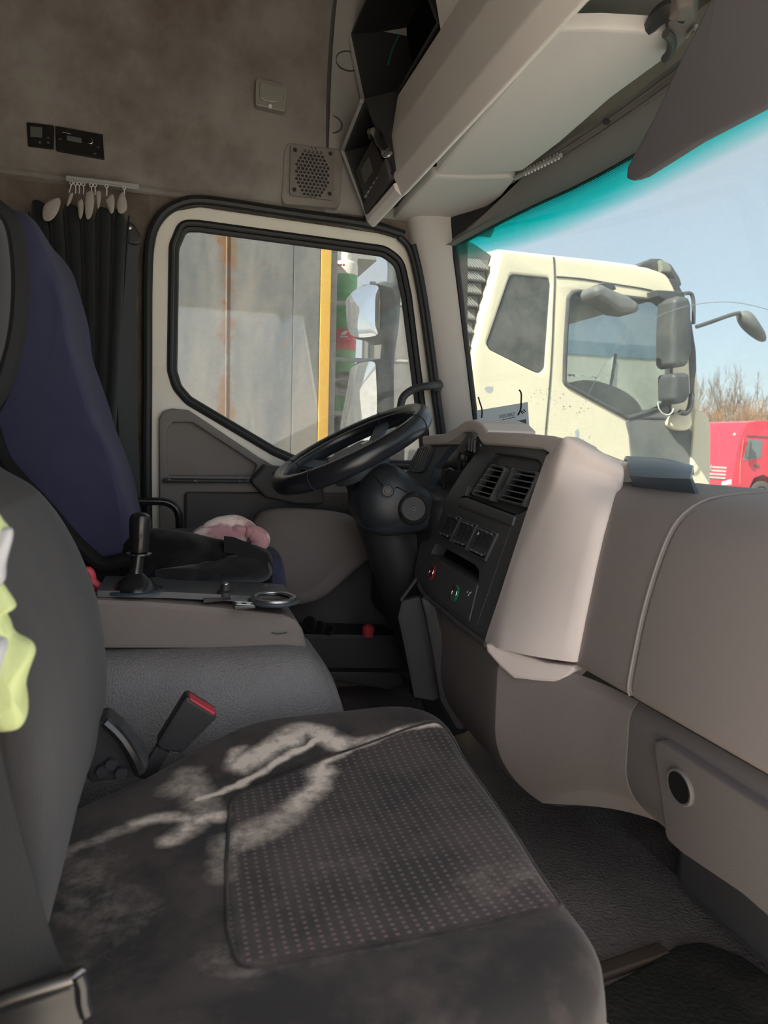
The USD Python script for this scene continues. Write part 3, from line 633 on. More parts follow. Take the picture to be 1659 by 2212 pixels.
part(T, 'passenger_pad', pad(.31, .858, .0, .005), 'grey_plastic', smooth=40)
part(T, 'inner_pad', pad(.861, 1.16, .005, 0), 'grey_plastic', smooth=40)
part(T, 'pad_bead', tube([(x-.0005, .8625, z) for x, z in pr[5:36]], .0022, 6), 'grey_plastic')
# lower panel: plan line and a profile that tucks under
def lowpan(plan, zt, bulge=0.):
    pl = np.array(plan, float); d = np.r_[0, np.cumsum(np.linalg.norm(np.diff(pl[:, :2], axis=0), axis=1))]
    s = np.unique(np.r_[np.linspace(0, d[-1], 40), d]); G = []
    for q in s:
        x, y, zb = [np.interp(q, d, pl[:, k]) for k in range(3)]
        ww = np.linspace(0, 1, 18)
        G.append([(x+.012*max(0, 1-t/.12)**2+.10*max(0, (t-.45)/.55)**2.2-bulge, y, zt-t*(zt-zb)) for t in ww])
    return sheet(G, .02)
part(T, 'knee_panel', lowpan(list(spline([(.636, .872, 1.535), (.632, .93, 1.525), (.620, .99, 1.51), (.602, 1.05, 1.49), (.580, 1.105, 1.468), (.556, 1.150, 1.45)], 30))+[(.562, 1.22, 1.44), (.60, 1.62, 1.41)], 1.732), 'grey_plastic', smooth=14)
part(T, 'glovebox_surround', lowpan([(.638, .30, 1.52), (.636, .868, 1.535)], 1.732), 'lower_plastic')
gl = T+'/'+'glovebox_lid'
lid = L([(1412, 1618), (1408, 1600), (1424, 1601), (1700, 1780), (1700, 2060), (1600, 1990), (1470, 1872), (1440, 1838)], X=.622)
lid[:, 0] = .622+np.clip((1.62-lid[:, 2])/.10, 0, 1)**2*.03
gl = part(T, 'glovebox_lid', plate(L([(1412, 1618), (1408, 1600), (1424, 1601), (1740, 1806), (1740, 2052), (1600, 1930), (1470, 1842), (1437, 1812)], n=unit(V(-1, 0, -.12)), p=V(.619, .8, 1.66)), .02, .004, r=.012), 'lower_plastic')
hc = P(1466, 1701, n=unit(V(-1, 0, -.12)), p=V(.615, .8, 1.66))
part(gl, 'finger_ring', lathe([(.0245, -.006), (.0240, -.0012), (.0225, .0006), (.0200, .0), (.0185, -.02)], hc, (-1, 0, -.12), 30), 'lower_plastic')
part(gl, 'latch', lathe([(.0200, -.004), (.0200, .0006), (.012, .0002), (0, .0)], hc, (-1, 0, -.12), 30), 'void_black', label='dark round latch hole')
# ---- fascia plane
tn = math.radians(3.); A0 = V(.547, 1.2, 1.74); B0 = V(.654, 1.2, 2.084); Fd = V(math.sin(tn), math.cos(tn), 0)
Fn = unit(np.cross(B0-A0, Fd)); Fn = Fn if Fn[0] < 0 else -Fn
Fu = unit(B0-A0)
def F_(pts, h=0.): return np.array([P(*q, n=Fn, p=A0+Fn*h) for q in pts])
fo = [(1041, 958), (1100, 960), (1165, 966), (1180, 972), (1184, 990), (1161, 1050), (1115, 1190), (1050, 1387), (985, 1340), (935, 1298), (902, 1264), (893, 1240), (905, 1180), (930, 1130), (960, 1078), (1000, 1015)]
vent_hole = [(1066, 979), (1120, 985), (1160, 993), (1168, 1003), (1162, 1030), (1140, 1098), (1118, 1110), (1060, 1094), (1003, 1075), (1010, 1050), (1040, 1000)]
cub = [(941, 1173), (1023, 1219), (1033, 1233), (1033, 1260), (930, 1196)]
part(T, 'fascia', plate(F_(fo), .035, .004, holes=[F_(vent_hole), F_(cub)], hr=.008), 'charcoal_plastic')
part(T, 'vent_recess', plate(F_(vent_hole, -.014), .01, 0, n=Fn), 'charcoal_plastic')
part(T, 'cubby_back', plate(F_(cub, -.033), .006, 0, n=Fn), 'void_black')
lf = F_([(930, 1196), (1033, 1260)]); part(T, 'cubby_floor', plate(np.array([lf[0], lf[1], lf[1]-Fn*.034+Fu*.006, lf[0]-Fn*.034+Fu*.006]), .004, 0), 'charcoal_plastic')
swp = [(995, 1073), (1005, 1070), (1113, 1109), (1113, 1116), (1086, 1190), (1056, 1278), (1030, 1262), (1040, 1212), (960, 1160), (962, 1120)]
part(T, 'panel_line', tube(F_([(997, 1074), (1006, 1072), (1113, 1112)], .001), .0016, 6), 'void_black')
part(T, 'upper_step', plate(F_([(998, 1076), (1007, 1074), (1111, 1113), (1104, 1136), (985, 1092)], .005), .008, .004, r=.004, n=Fn), 'charcoal_plastic')
part(T, 'panel_line', tube(F_([(1104, 1136), (1086, 1190), (1058, 1270), (1030, 1350)], .0006), .0007, 5), 'dark_grey_plastic')
part(T, 'socket_panel', plate(F_([(931, 1197), (1031, 1262), (1012, 1342), (985, 1324), (935, 1285), (906, 1258), (912, 1230)], .003), .006, .002, r=.003, n=Fn), 'charcoal_plastic')
def lerp(a, b, t): return (a[0]+(b[0]-a[0])*t, a[1]+(b[1]-a[1])*t)
def vent(tl, tr, br, bl, ns, mname='black_plastic'):
    q = F_([tl, tr, br, bl], .006); c = q.mean(0)
    vp_ = part(T, 'air_vent', plate(q, .022, .003, r=.010, holes=[c+(q-c)*.84], hr=.008, n=Fn), 'charcoal_plastic')
    part(vp_, 'duct', plate(F_([tl, tr, br, bl], -.010), .004, 0, n=Fn), 'void_black')
    for k in range(1, ns+1):
        t = k/(ns+1); a, b = F_([lerp(tl, bl, t), lerp(tr, br, t)], .006); e = unit(b-a); w = unit(np.cross(Fn, e))
        sec = lambda o: [o+w*.0012+Fn*.0, o+w*.0022-Fn*.010, o-w*.0004-Fn*.010, o-w*.0012+Fn*.0]
        part(vp_, 'slat', loft([sec(a+e*.005), sec(b-e*.005)]), 'vent_plastic', smooth=False)
    return vp_
v1 = vent((1059, 1001), (1093, 1007), (1056, 1081), (1013, 1068), 5)
v2 = vent((1113, 1010), (1165, 1018), (1128, 1094), (1067, 1078), 5)
a1, a2, a3 = F_([(1103, 1008), (1090, 1035), (1077, 1068)], .012)
part(T, 'vent_lever', plate(np.array(list(spline([a1, a2+V(0, -.006, 0), a3], 8))+list(spline([a3+V(0, -.006, .004), a2+V(0, -.016, .0), a1+V(0, -.008, 0)], 8))), .02, .001, n=Fn), 'black_plastic')
def fswitch(tl, tr, br, bl, mark=False):
    q = F_([tl, tr, br, bl], .005)
    s = part(T, 'switch_frame', plate(q, .012, .0018, r=.004, holes=[q.mean(0)+(q-q.mean(0))*.86], hr=.003, n=Fn), 'charcoal_plastic')
    part(s, 'frame_bed', plate(F_([tl, tr, br, bl], -.001), .003, 0, n=Fn), 'void_black')
    for k in range(3):
        u0, u1 = .08+.285*k, .08+.285*k+.262
        c4 = [lerp(lerp(tl, tr, u), lerp(bl, br, u), v) for u, v in ((u0, .10), (u1, .10), (u1, .84), (u0, .84))]
        b0, b1, b2, b3 = F_(c4, .0045)
        rk = loft([[b0+Fn*.004, b0-Fn*.006, b0-Fn*.006+(b1-b0), b1+Fn*.004], [b0*.8+b3*.2, b0*.8+b3*.2-Fn*.006, b1*.8+b2*.2-Fn*.006, b1*.8+b2*.2], [b0*.25+b3*.75, b0*.25+b3*.75-Fn*.006, b1*.25+b2*.75-Fn*.006, b1*.25+b2*.75], [b3+Fn*.005, b3-Fn*.006, b2-Fn*.006, b2+Fn*.005]])
        part(s, 'rocker', rk, 'switch_plastic', smooth=20)
        for pa, pb, hh in ((b0, b1, .0045), (b3, b2, .006)): part(s, 'ridge', box(*[0]) if False else tube([pa+(pb-pa)*.06+Fn*hh, pb-(pb-pa)*.06+Fn*hh], .0023, 6), 'vent_plastic')
        if mark and k == 0:
            o = (b0*.72+b3*.28)+(b1-b0)*.2+Fn*.0012; e, w = unit(b1-b0), unit(b0-b3)
            part(s, 'symbol', join(tube([o, o+w*.007, o+w*.007+e*.002], .0006, 5), tube([o+e*.004, o+e*.004+w*.005, o+e*.006+w*.003], .0006, 5)), 'ink_white')
fswitch((970, 1106), (995, 1117), (970, 1169), (946, 1158)); fswitch((999, 1120), (1030, 1132), (1004, 1188), (973, 1175)); fswitch((1036, 1135), (1074, 1151), (1046, 1212), (1008, 1193), True)
def socket(px, r, m):
    c = F_([px], .003)[0]
    s = part(T, 'socket', lathe([(r*1.16, -.002), (r*1.18, .002), (r*1.06, .0035), (r, .003)], c, Fn, 30), m)
    part(s, 'metal_sleeve', lathe([(r*1.0, .003), (r*.98, .0045), (r*.88, .004), (r*.86, -.02)], c, Fn, 30), 'chrome')
    part(s, 'socket_cap', lathe([(r*.87, -.004), (r*.5, -.003), (0, -.003)], c, Fn, 24), 'steel')
socket((934, 1237), .0155, 'ring_red'); socket((984, 1282), .0155, 'ring_green')
part(T, 'lighter_symbol', join(*[lathe([(.0022, 0), (.002, .0008), (0, .0009)], F_([q], .003)[0], Fn, 8) for q in ((1010, 1279), (1014, 1282), (1012, 1286), (1017, 1280))]), 'ink_white')
part(T, 'fascia_lip', tube(spline(F_([(899, 1249), (912, 1278), (945, 1310), (1000, 1355), (1050, 1393)], .006), 24), .005, 8), 'dark_grey_plastic')
# ---- beige cheek
def line(pts, t, ts=None): pts = np.array(pts, float); d = np.linspace(0, 1, len(pts)) if ts is None else ts; return np.array([np.interp(t, d, pts[:, k]) for k in range(2)])
la = [(1050, 1387), (1083, 1290), (1115, 1190), (1139, 1117), (1161, 1050), (1184, 987)]
lb = [(1074, 1396), (1096, 1305), (1124, 1205), (1157, 1125), (1190, 1050), (1220, 948)]
lc = [(1240, 1427), (1259, 1330), (1280, 1230), (1297, 1155), (1318, 1083), (1337, 1032), (1343, 1013), (1334, 999)]
lct = [0, .2, .4, .6, .8, .93, .975, 1]
G = []
for t in np.r_[np.linspace(0, .9, 19), .93, .96, .98, 1]:
    a = P(*line(la, t), n=Fn, p=A0+Fn*.004); b = P(*line(lb, t), X=a[0]-.006); c = P(*line(lc, t, lct), X=.64)
    for _ in range(4): c = P(*line(lc, t, lct), X=float(np.interp(c[2], pr[14:37][::-1, 1], pr[14:37][::-1, 0]))-.007)
    ke = float(np.clip((1-t)/.12, .05, 1))
    mid = [b+(c-b)*s+unit(V(-.8, -.6, 0))*.010*math.sin(math.pi*s) for s in (.12, .3, .5, .7, .85)]
    G.append([a-Fn*.03, a-Fn*.002, a+Fn*.001]+[a*.5+b*.5, b]+mid+[c, c+V(.010, .004, -.004)*ke, c+V(.03, .03, -.014)*ke])
top = np.array(G[-1]); G = [list(np.array(G[0])+V(.02, .01, -.002))]+G
wcol = np.maximum(np.linspace(1, 0, len(top))[:, None]**1.6, .02)
for dx, dz in ((.006, .002), (.016, .003), (.05, .0), (.12, -.03)): G.append(list(top+V(dx, 0, dz)*wcol))
part(T, 'console_cheek', sheet(np.array(G), .006), 'beige_plastic', smooth=34, label='beige console side')
Cn = unit(np.cross(V(.632, 1.036, 1.75)-V(.535, 1.19, 1.745), V(0.05, 0, 1))); Cn = Cn if Cn[1] < 0 else -Cn
part(T, 'corner_trim', plate(L([(1047, 1390), (1062, 1393), (1120, 1412), (1180, 1431), (1238, 1437), (1242, 1450), (1213, 1476), (1160, 1472), (1108, 1466), (1078, 1440), (1050, 1408)], n=Cn, p=V(.532, 1.19, 1.745)+Cn*.026), .07, .006, r=.004), 'beige_plastic')
# rim over the fascia and binnacle hood
part(T, 'console_rim', plate(F_([(1050, 931), (1120, 933), (1190, 939), (1221, 947), (1206, 972), (1188, 992), (1183, 978), (1166, 967), (1100, 961), (1038, 958)], .012), .30, .007, r=.006), 'beige_plastic')
hood = [(911, 942), (956, 937), (982, 924), (1003, 909), (1022, 906), (1040, 914), (1054, 930), (1040, 958), (1029, 942), (1014, 934), (998, 936), (978, 950), (960, 959), (912, 962)]
part(T, 'binnacle_hood', plate(L(hood, X=.672), .12, .006, r=.004, n=(-1, 0, 0)), 'beige_plastic')
part(T, 'instrument_surround', plate(L([(911, 962), (960, 959), (980, 949), (998, 936), (1014, 933), (1030, 942), (1040, 958), (1000, 1018), (960, 1080), (925, 1135), (880, 1080), (862, 1040), (884, 1008)], X=.70), .02, .005, r=.006, n=(-1, 0, 0), holes=[L([(1000, 940), (1014, 937), (1028, 944), (1036, 960), (1000, 1012), (962, 1072), (938, 1106), (929, 1080), (926, 1050), (938, 1012), (966, 975)], X=.70)], hr=.006), 'blue_black_plastic')
part(T, 'instrument_well', plate(L([(980, 940), (1040, 940), (1042, 960), (1000, 1018), (960, 1080), (925, 1120), (905, 1080), (920, 1000)], X=.78), .02, 0, n=(-1, 0, 0)), 'gloss_black')
for q, r in (((972, 1052), .055), ((1002, 1000), .04), ((935, 1108), .035)):
    c = P(*q, X=.772); a = np.linspace(0, 2*math.pi, 31)[:-1]
    part(T, 'gauge_ring', tube(np.stack([np.full(30, c[0]), c[1]+r*np.cos(a), c[2]+r*np.sin(a)], 1), .0025, 6, True), 'steel')
# side vent left of the instruments
sv = [(903, 968), (922, 961), (934, 964), (932, 978), (914, 1018), (903, 1022), (880, 1018), (884, 1003)]
q = L(sv, X=.694); s = part(T, 'side_vent', plate(q, .02, .003, r=.004, n=(-1, 0, 0), holes=[q.mean(0)+(q-q.mean(0))*.82]), 'blue_black_plastic')
part(s, 'duct', plate(L(sv, X=.71), .004, 0, n=(-1, 0, 0)), 'void_black')
for k in range(6):
    t = (k+.6)/6.2; a, b = P(*lerp((903, 968), (933, 965), t), X=.696), P(*lerp((883, 1015), (912, 1019), t), X=.696)
    part(s, 'slat', tube([a, b], .0028, 5), 'vent_plastic')
# centre support under the fascia and pocket on its left
bn = unit(V(-.55, -.83, 0)); bp = V(.55, 1.62, 1.7)
T_ = part(T, 'side_pocket', plate(L([(866, 1298), (907, 1288), (918, 1330), (936, 1420), (948, 1508), (936, 1516), (893, 1508), (872, 1400), (858, 1335)], n=bn, p=bp), .16, .006, r=.008), 'dark_grey_plastic')
part(T_, 'pocket_rim', tube(L([(866, 1297), (899, 1251)], n=bn, p=bp), .004, 6), 'dark_grey_plastic')
part(T_, 'pocket_lining', plate(L([(867, 1297), (899, 1251), (915, 1286)], n=bn, p=bp-bn*.04), .01, 0), 'void_black')
part(T, 'pocket_flank', plate(L([(906, 1288), (940, 1308), (965, 1420), (1002, 1578), (985, 1575), (949, 1512), (935, 1420), (918, 1330)], n=bn, p=bp+V(.02, -.1, 0)), .1, .006, r=.006), 'dark_grey_plastic')
part(T, 'heater_duct', box((.965, .70, 1.40), (.14, .80, .26), .04), 'dark_grey_plastic')
part(T, 'support', box((.80, 1.40, 1.60), (.26, .5, .36), .02), 'black_plastic')
part(T, 'driver_bolster', box((.73, 1.98, 1.76), (.24, .62, .42), .04), 'black_plastic')
# dash top between console and windscreen
part(T, 'dash_top', plate(np.array([(1.03, 1.17, 2.02), (1.06, 1.4, 2.03), (.90, 2.33, 2.07), (.80, 2.33, 2.08), (.74, 1.62, 2.085), (.74, 1.17, 2.08)])*V(1, 1, 0)+V(0, 0, 2.026), .05, .004, n=(0, 0, 1)), 'dark_grey_plastic')

# dark tray flap on the dash top
tr = spline(L([(1347, 994), (1400, 997), (1446, 1004), (1476, 1016), (1496, 1027)], X=.86), 14); fr_ = spline(L([(1362, 1027), (1395, 1031), (1430, 1033), (1465, 1034), (1494, 1035)], X=.74), 14)
single('dash_tray', sheet([[V(b[0]+.012, b[1], 2.036)]+[b+(a-b)*s+V(0, 0, .016*math.sin(math.pi*s)) for s in np.linspace(0, 1, 8)] for a, b in zip(tr, fr_)], .006), 'tray_blue', 'dark blue-grey tray flap lying on the dashboard top behind the beige console', 'tray')
# phone holder on the binnacle
T = thing('phone_holder', 'small black clamp holder with a silver arm in front of the instruments', 'phone holder', P(1015, 985, X=.69))
part(T, 'arm', plate(L([(984, 972), (1008, 938), (1016, 933), (1023, 938), (1018, 948), (992, 978)], X=.655), .012, .003, r=.004, n=(-1, 0, 0)), 'charcoal_plastic')
part(T, 'grip', lathe([(.018, -.03), (.018, 0), (.014, .006), (0, .006)], P(1022, 964, X=.665), (-.8, -.6, .0), 18), 'gloss_black')
for k in range(3): part(T, 'finger', box(P(1013+6*k, 960+2*k, X=.655), (.006, .006, .03), .002), 'dark_grey_plastic')
part(T, 'foot', box(P(1012, 990, X=.70), (.03, .03, .02), .004), 'gloss_black')

# ================================================================== STEERING WHEEL AND COLUMN
W0 = V(.437, 1.85, 2.083); Wn = unit(V(-.475, -.055, .877)); Wa = unit(np.cross(V(0, 1, 0), Wn)); Wb = np.cross(Wn, Wa)
T = thing('steering_wheel', 'black leather truck steering wheel with stitched rim', 'steering wheel', W0-Wn*.05)
a = np.linspace(0, 2*math.pi, 73)[:-1]
RR = .206
circ = W0+RR*(np.cos(a)[:, None]*Wa+np.sin(a)[:, None]*Wb)
tc_, tb = np.cos(a)[:, None]*Wa+np.sin(a)[:, None]*Wb, None
ph = np.arange(16)*2*math.pi/16
rim = [[c+.0230*math.cos(p)*d+.0265*math.sin(p)*Wn for p in ph] for c, d in zip(circ, tc_)]
part(T, 'rim', loft(rim, True, True), 'black_leather', smooth=True)
for s in (1,):
    st = [c-d*.0205+Wn*.0150 for c, d in zip(circ, tc_)]; part(T, 'inner_stitching', tube(st, .0016, 6, True), 'grey_plastic')
for k in (9, 27, 45, 63):
    c, d = circ[k], tc_[k]; p_ = np.linspace(0, 2*math.pi, 19)[:-1]
    part(T, 'stitch_band', tube([c+.0237*math.cos(p)*d+.0272*math.sin(p)*Wn for p in p_], .0012, 5, True), 'black_plastic')
part(T, 'hub', lathe([(.078, -.045), (.085, -.02), (.080, .002), (.06, .014), (.03, .018), (0, .019)], W0-Wn*.028, Wn, 36), 'blue_black_plastic')
part(T, 'airbag_cover', plate(np.array([W0-Wn*.004+x*Wa+y*Wb for x, y in ((-.07, -.05), (.05, -.065), (.06, 0), (.05, .065), (-.07, .05))]), .02, .008, r=.02, n=Wn), 'blue_black_plastic')
part(T, 'emblem', plate(np.array([W0-Wn*.002+x*Wa+y*Wb for x, y in ((.028, -.01), (.050, -.008), (.050, .008), (.028, .01))]), .003, .001, r=.002, n=Wn), 'steel')
for an, wd in ((-2.2, .03), (2.2, .03), (-.75, .028), (.75, .028)):
    d = math.cos(an)*Wa+math.sin(an)*Wb; e = np.cross(Wn, d)
    part(T, 'spoke', loft([[W0+d*r+e*w*s1+Wn*(h+k) for s1, k in ((-1, -.006), (1, -.006), (1, .006), (-1, .006))] for r, w, h in ((.06, wd, -.034), (.12, wd*.8, -.028), (.165, wd*.7, -.012), (.198, wd*.8, -.002))]), 'blue_black_plastic', smooth=25)
T = thing('steering_column', 'black steering column shroud with ignition barrel under the wheel', 'steering column', (.52, 1.8, 1.4))
sh = [(762, 1060), (790, 1020), (828, 1000), (862, 1014), (905, 1046), (928, 1078), (934, 1110), (918, 1136), (870, 1150), (800, 1150), (764, 1110)]
part(T, 'shroud', inflate(L(sh, Y=1.80), .105, n=(0, -1, 0), rings=24, pw=.28, dense=6), 'column_plastic', smooth=True)
part(T, 'shroud_seam', tube(L([(806, 1026), (838, 1062), (858, 1052), (895, 1072)], Y=1.698), .0012, 5), 'void_black')
ic = P(892, 1098, Y=1.705)
part(T, 'ignition_barrel', lathe([(.042, -.03), (.042, .006), (.038, .022), (.033, .03), (.029, .024), (.012, .022), (0, .022)], ic, unit(V(-.25, -1, .05)), 32), 'black_plastic')
part(T, 'key_slot', lathe([(.007, 0), (.006, .003), (.003, .003), (0, .001)], ic+unit(V(-.25, -1, .05))*.022, unit(V(-.25, -1, .05)), 14), 'charcoal_plastic')
bc = P(838, 1061, Y=1.70)
part(T, 'button', lathe([(.0165, 0), (.0165, .012), (.014, .014), (.0125, .010), (.009, .010), (.008, .013), (0, .013)], bc, unit(V(-.3, -1, .1)), 22), 'charcoal_plastic')
part(T, 'stalk_pad', plate(L([(798, 990), (818, 973), (834, 1002), (812, 1020)], Y=1.80), .05, .006, r=.006), 'blue_black_plastic')
part(T, 'post', tube([(.50, 1.84, 1.97), (.60, 1.86, 1.72), (.78, 1.9, 1.30)], .075, 14), 'black_plastic')
part(T, 'collar', tube([W0-Wn*.03, W0-Wn*.09+V(.01, 0, 0), (.50, 1.84, 1.97)], [.06, .068, .075], 16), 'black_plastic')
# ================================================================== SEATS
# dusty stained cloth: the stain mask is a mesh attribute painted along the seams, broken up by noise
def seat_mat(name, base, worn, pattern=False):
    N = {'g': ('geometry', {}), 'a': ('attribute', {'attribute': 'stain'}), 'n': ('noise_texture', {'scale': 60., 'detail': 6., 'roughness': .7}), 'n2': ('noise_texture', {'scale': 9., 'detail': 6., 'roughness': .65}),
         'w': ('rgb_ramp', {'ramp': [(0, base), (.42, base), (.60, worn), (1, worn)]}), 'mul': ('math', {'math_type': 'multiply'}), 'n3': ('noise_texture', {'scale': 170., 'detail': 5., 'roughness': .7}), 'ad': ('math', {'math_type': 'multiply_add', 'value2': 1.5, 'value3': -.05}), 'a3': ('math', {'math_type': 'multiply_add', 'value2': .55, 'value3': -.275}), 'sm': ('math', {'math_type': 'add'}), 'cl': ('map_range', {'from_min': .06, 'from_max': .66, 'to_min': 0., 'to_max': .97, 'clamp': True}), 'g8': ('math', {'math_type': 'multiply'}),
         'm': ('mix', {'color2': (.80, .69, .59)}), 'fb': ('noise_texture', {'scale': 700., 'detail': 2.}), 'b': ('bump', {'strength': .5, 'distance': .001}),
         'p': ('principled_bsdf', {'roughness': .95, 'specular_ior_level': .12, 'sheen_weight': .12})}
    K = [('g.position', 'n.vector'), ('g.position', 'n2.vector'), ('n2.fac', 'w.fac'), ('n.fac', 'ad.value1'), ('ad.value', 'mul.value1'), ('a.fac', 'mul.value2'), ('g.position', 'n3.vector'), ('n3.fac', 'a3.value1'), ('a3.value', 'g8.value1'), ('a.fac', 'g8.value2'), ('mul.value', 'sm.value1'), ('g8.value', 'sm.value2'), ('sm.value', 'cl.value'), ('cl.result', 'm.fac'),
         ('m.color', 'p.base_color'), ('g.position', 'fb.vector'), ('fb.fac', 'b.height'), ('b.normal', 'p.normal')]
    if pattern:   # woven rows of small pale dashes
        N.update({'mp': ('mapping', {'scale': (1., 1., 0.)}), 'sx': ('separate_xyz', {}), 'fx': ('math', {'math_type': 'multiply', 'value2': 2*math.pi/.0125}), 'fy': ('math', {'math_type': 'multiply', 'value2': 2*math.pi/.0095}), 'sx1': ('math', {'math_type': 'sine'}), 'sy1': ('math', {'math_type': 'sine'}),
                  'gx': ('map_range', {'from_min': .2, 'from_max': .8, 'clamp': True}), 'gy': ('map_range', {'from_min': -.2, 'from_max': .5, 'clamp': True}), 'mm': ('math', {'math_type': 'multiply'}), 'mf': ('math', {'math_type': 'multiply', 'value2': .8}), 'pm': ('mix', {}), 'ry': ('map_range', {'from_min': .665, 'from_max': .715, 'to_min': 1., 'to_max': 0., 'clamp': True}), 'rc': ('mix', {'color1': (.165, .125, .122), 'color2': (.23, .145, .142)})})
        K += [('g.position', 'sx.vector'), ('sx.x', 'fx.value1'), ('sx.y', 'fy.value1'), ('fx.value', 'sx1.value1'), ('fy.value', 'sy1.value1'), ('sx1.value', 'gx.value'), ('sy1.value', 'gy.value'), ('gx.result', 'mm.value1'), ('gy.result', 'mm.value2'),
              ('mm.value', 'mf.value1'), ('mf.value', 'pm.fac'), ('sx.y', 'ry.value'), ('ry.result', 'rc.fac'), ('rc.color', 'pm.color2'), ('w.color', 'pm.color1'), ('pm.color', 'm.color1')]
    else: K += [('w.color', 'm.color1')]
    LOOK[name] = usdkit.material(stage, '/World/Looks/'+name, N, K, surface='p.BSDF')
seat_mat('seat_cloth', (.027, .0245, .0235), (.066, .052, .047))
seat_mat('seat_panel_cloth', (.043, .0375, .036), (.078, .064, .06), True)
SZ = 1.60
def seat_h(x, y):
    far = np.exp(-((y-1.17)/.10)**2)*.030*np.clip((x+.05)/.2, 0, 1); near = np.exp(-((y-.56)/.09)**2)*.022
    front = np.exp(-((x-.40)/.10)**2)*.012; back = -np.clip((.0-x)/.2, 0, 1)*.02
    return SZ-.008+far+near+front+back
stains = [  # polylines on the seat measured in the photograph (pixels), width in metres, strength
    ([(430, 1703), (520, 1672), (590, 1640), (650, 1618), (700, 1600)], .007, 1.25),
    ([(520, 1640), (560, 1628), (610, 1610), (650, 1585), (700, 1595), (735, 1612)], .019, 1.1),
    ([(650, 1700), (690, 1670), (700, 1640), (770, 1615), (860, 1592), (945, 1585)], .007, 1.0),
    ([(720, 1612), (800, 1603), (880, 1590), (940, 1584)], .010, .6),
    ([(630, 1725), (665, 1700), (690, 1680), (700, 1655)], .019, .9),
    ([(505, 1790), (560, 1770), (630, 1730)], .026, .5),
    ([(285, 1745), (350, 1735), (400, 1740)], .012, .75), ([(370, 1785), (400, 1770), (440, 1738), (470, 1735)], .016, .8),
    ([(380, 1680), (405, 1655), (430, 1700), (445, 1730)], .026, .42), ([(505, 1635), (512, 1625), (520, 1618)], .012, .7),
    ([(120, 1800), (180, 1775), (290, 1750)], .014, .35), ([(480, 1790), (478, 1860)], .02, .30), ([(475, 2040), (520, 2085)], .03, .16),
    ([(700, 1850), (740, 1840), (790, 1850)], .05, .10), ([(1060, 1900), (1150, 1880), (1190, 1900)], .06, .14), ([(180, 1830), (200, 1900), (260, 1930)], .06, .16), ([(620, 2070), (900, 2010), (1200, 1965)], .02, .10), ([(150, 2000), (240, 2040)], .07, .10)]
SL = [(np.array([P(*q, Z=SZ+.01)[:2] for q in pl]), w, s) for pl, w, s in stains]
def stain(p):
    xy = p[:, :2]+(np.stack([meshkit.fbm(p*26+3, 3), meshkit.fbm(p*26+40, 3)], 1)-.5)*.022; out = np.zeros(len(p))
    for pl, w, s in SL:
        dd = np.full(len(p), 9.)
        for a, b in zip(pl[:-1], pl[1:]):
            t = np.clip(((xy-a)@(b-a))/max((b-a)@(b-a), 1e-9), 0, 1); dd = np.minimum(dd, np.linalg.norm(xy-a-t[:, None]*(b-a), axis=1))
        k = s*np.exp(-(dd/w)**2)*(.45+1.0*meshkit.fbm(p*55+9, 3)); out = np.maximum(out, k)
    return np.where(p[:, 2] > SZ-.10, out, 0)*1.05
T = thing('passenger_seat', 'dark grey cloth passenger seat with a pale stained and dusty cushion', 'seat', (.1, .9, FLOOR))
out = np.array([(-.26, .62), (-.26, .95), (-.20, 1.03), (-.10, 1.10), (.02, 1.175), (.10, 1.235), (.20, 1.275), (.30, 1.275), (.40, 1.235), (.455, 1.17), (.462, 1.08), (.452, .92), (.435, .76), (.42, .64), (.395, .56), (.34, .515), (.20, .49), (0, .48), (-.2, .485)])
q = spline(np.vstack([out, out[:1]]), 381)[:-1]; c = V(.12, .88)
nr = 130; R_ = []
for i, s in enumerate(np.linspace(.02, 1, nr)):
    p = c+(q-c)*s; d = np.minimum(1, (1-s)*.42/.055); z = seat_h(p[:, 0], p[:, 1])-.05*(1-np.sqrt(np.maximum(0, 1-(1-d)**2)))
    R_.append(np.column_stack([p, z]))
for s, dz in ((1.006, .07), (1.008, .11), (.998, .135), (.985, .15), (.97, .19), (.96, .25)):
    p = c+(q-c)*s; R_.append(np.column_stack([p, seat_h(q[:, 0], q[:, 1])-dz]))
m = loft(R_)
part(T, 'cushion', m, 'seat_cloth', smooth=True, attrs={'stain': stain(np.array(m.vertices))})
# ribbed centre panel with its seam
po = np.array([P(*k, Z=SZ+.002)[:2] for k in [(497, 1725), (520, 1700), (700, 1640), (955, 1586), (985, 1612), (1100, 1762), (1215, 1962), (1205, 1978), (900, 2025), (535, 2090), (512, 2072), (492, 1990), (489, 1850)]])
po = roundpoly(ccw(po), .03, 5); pc = po.mean(0)
_d = np.r_[0, np.cumsum(np.linalg.norm(np.diff(np.vstack([po, po[:1]]), axis=0), axis=1))]; q2 = np.stack([np.interp(np.linspace(0, _d[-1], 261)[:-1], _d, np.r_[po[:, i], po[0, i]]) for i in (0, 1)], 1)
_th = np.arctan2(q[:, 1]-c[1], q[:, 0]-c[0]); _o = np.argsort(_th); _rd = np.linalg.norm(q-c, axis=1)
def seat_z(p):
    s = np.linalg.norm(p-c, axis=1)/np.interp(np.arctan2(p[:, 1]-c[1], p[:, 0]-c[0]), _th[_o], _rd[_o], period=2*math.pi); dd = np.minimum(1, np.maximum(0, 1-s)*.42/.055)
    return seat_h(p[:, 0], p[:, 1])-.05*(1-np.sqrt(np.maximum(0, 1-(1-dd)**2)))
R_ = []
for s in np.linspace(.001, 1.012, 90):
    p = pc+(q2-pc)*s; R_.append(np.column_stack([p, seat_z(p)+.006*min(1, (1.012-s)/.05)**.5-.0035]))
m = loft(R_, caps=False); m.faces = m.faces if m.face_normals[:400, 2].sum() > 0 else m.faces[:, ::-1]
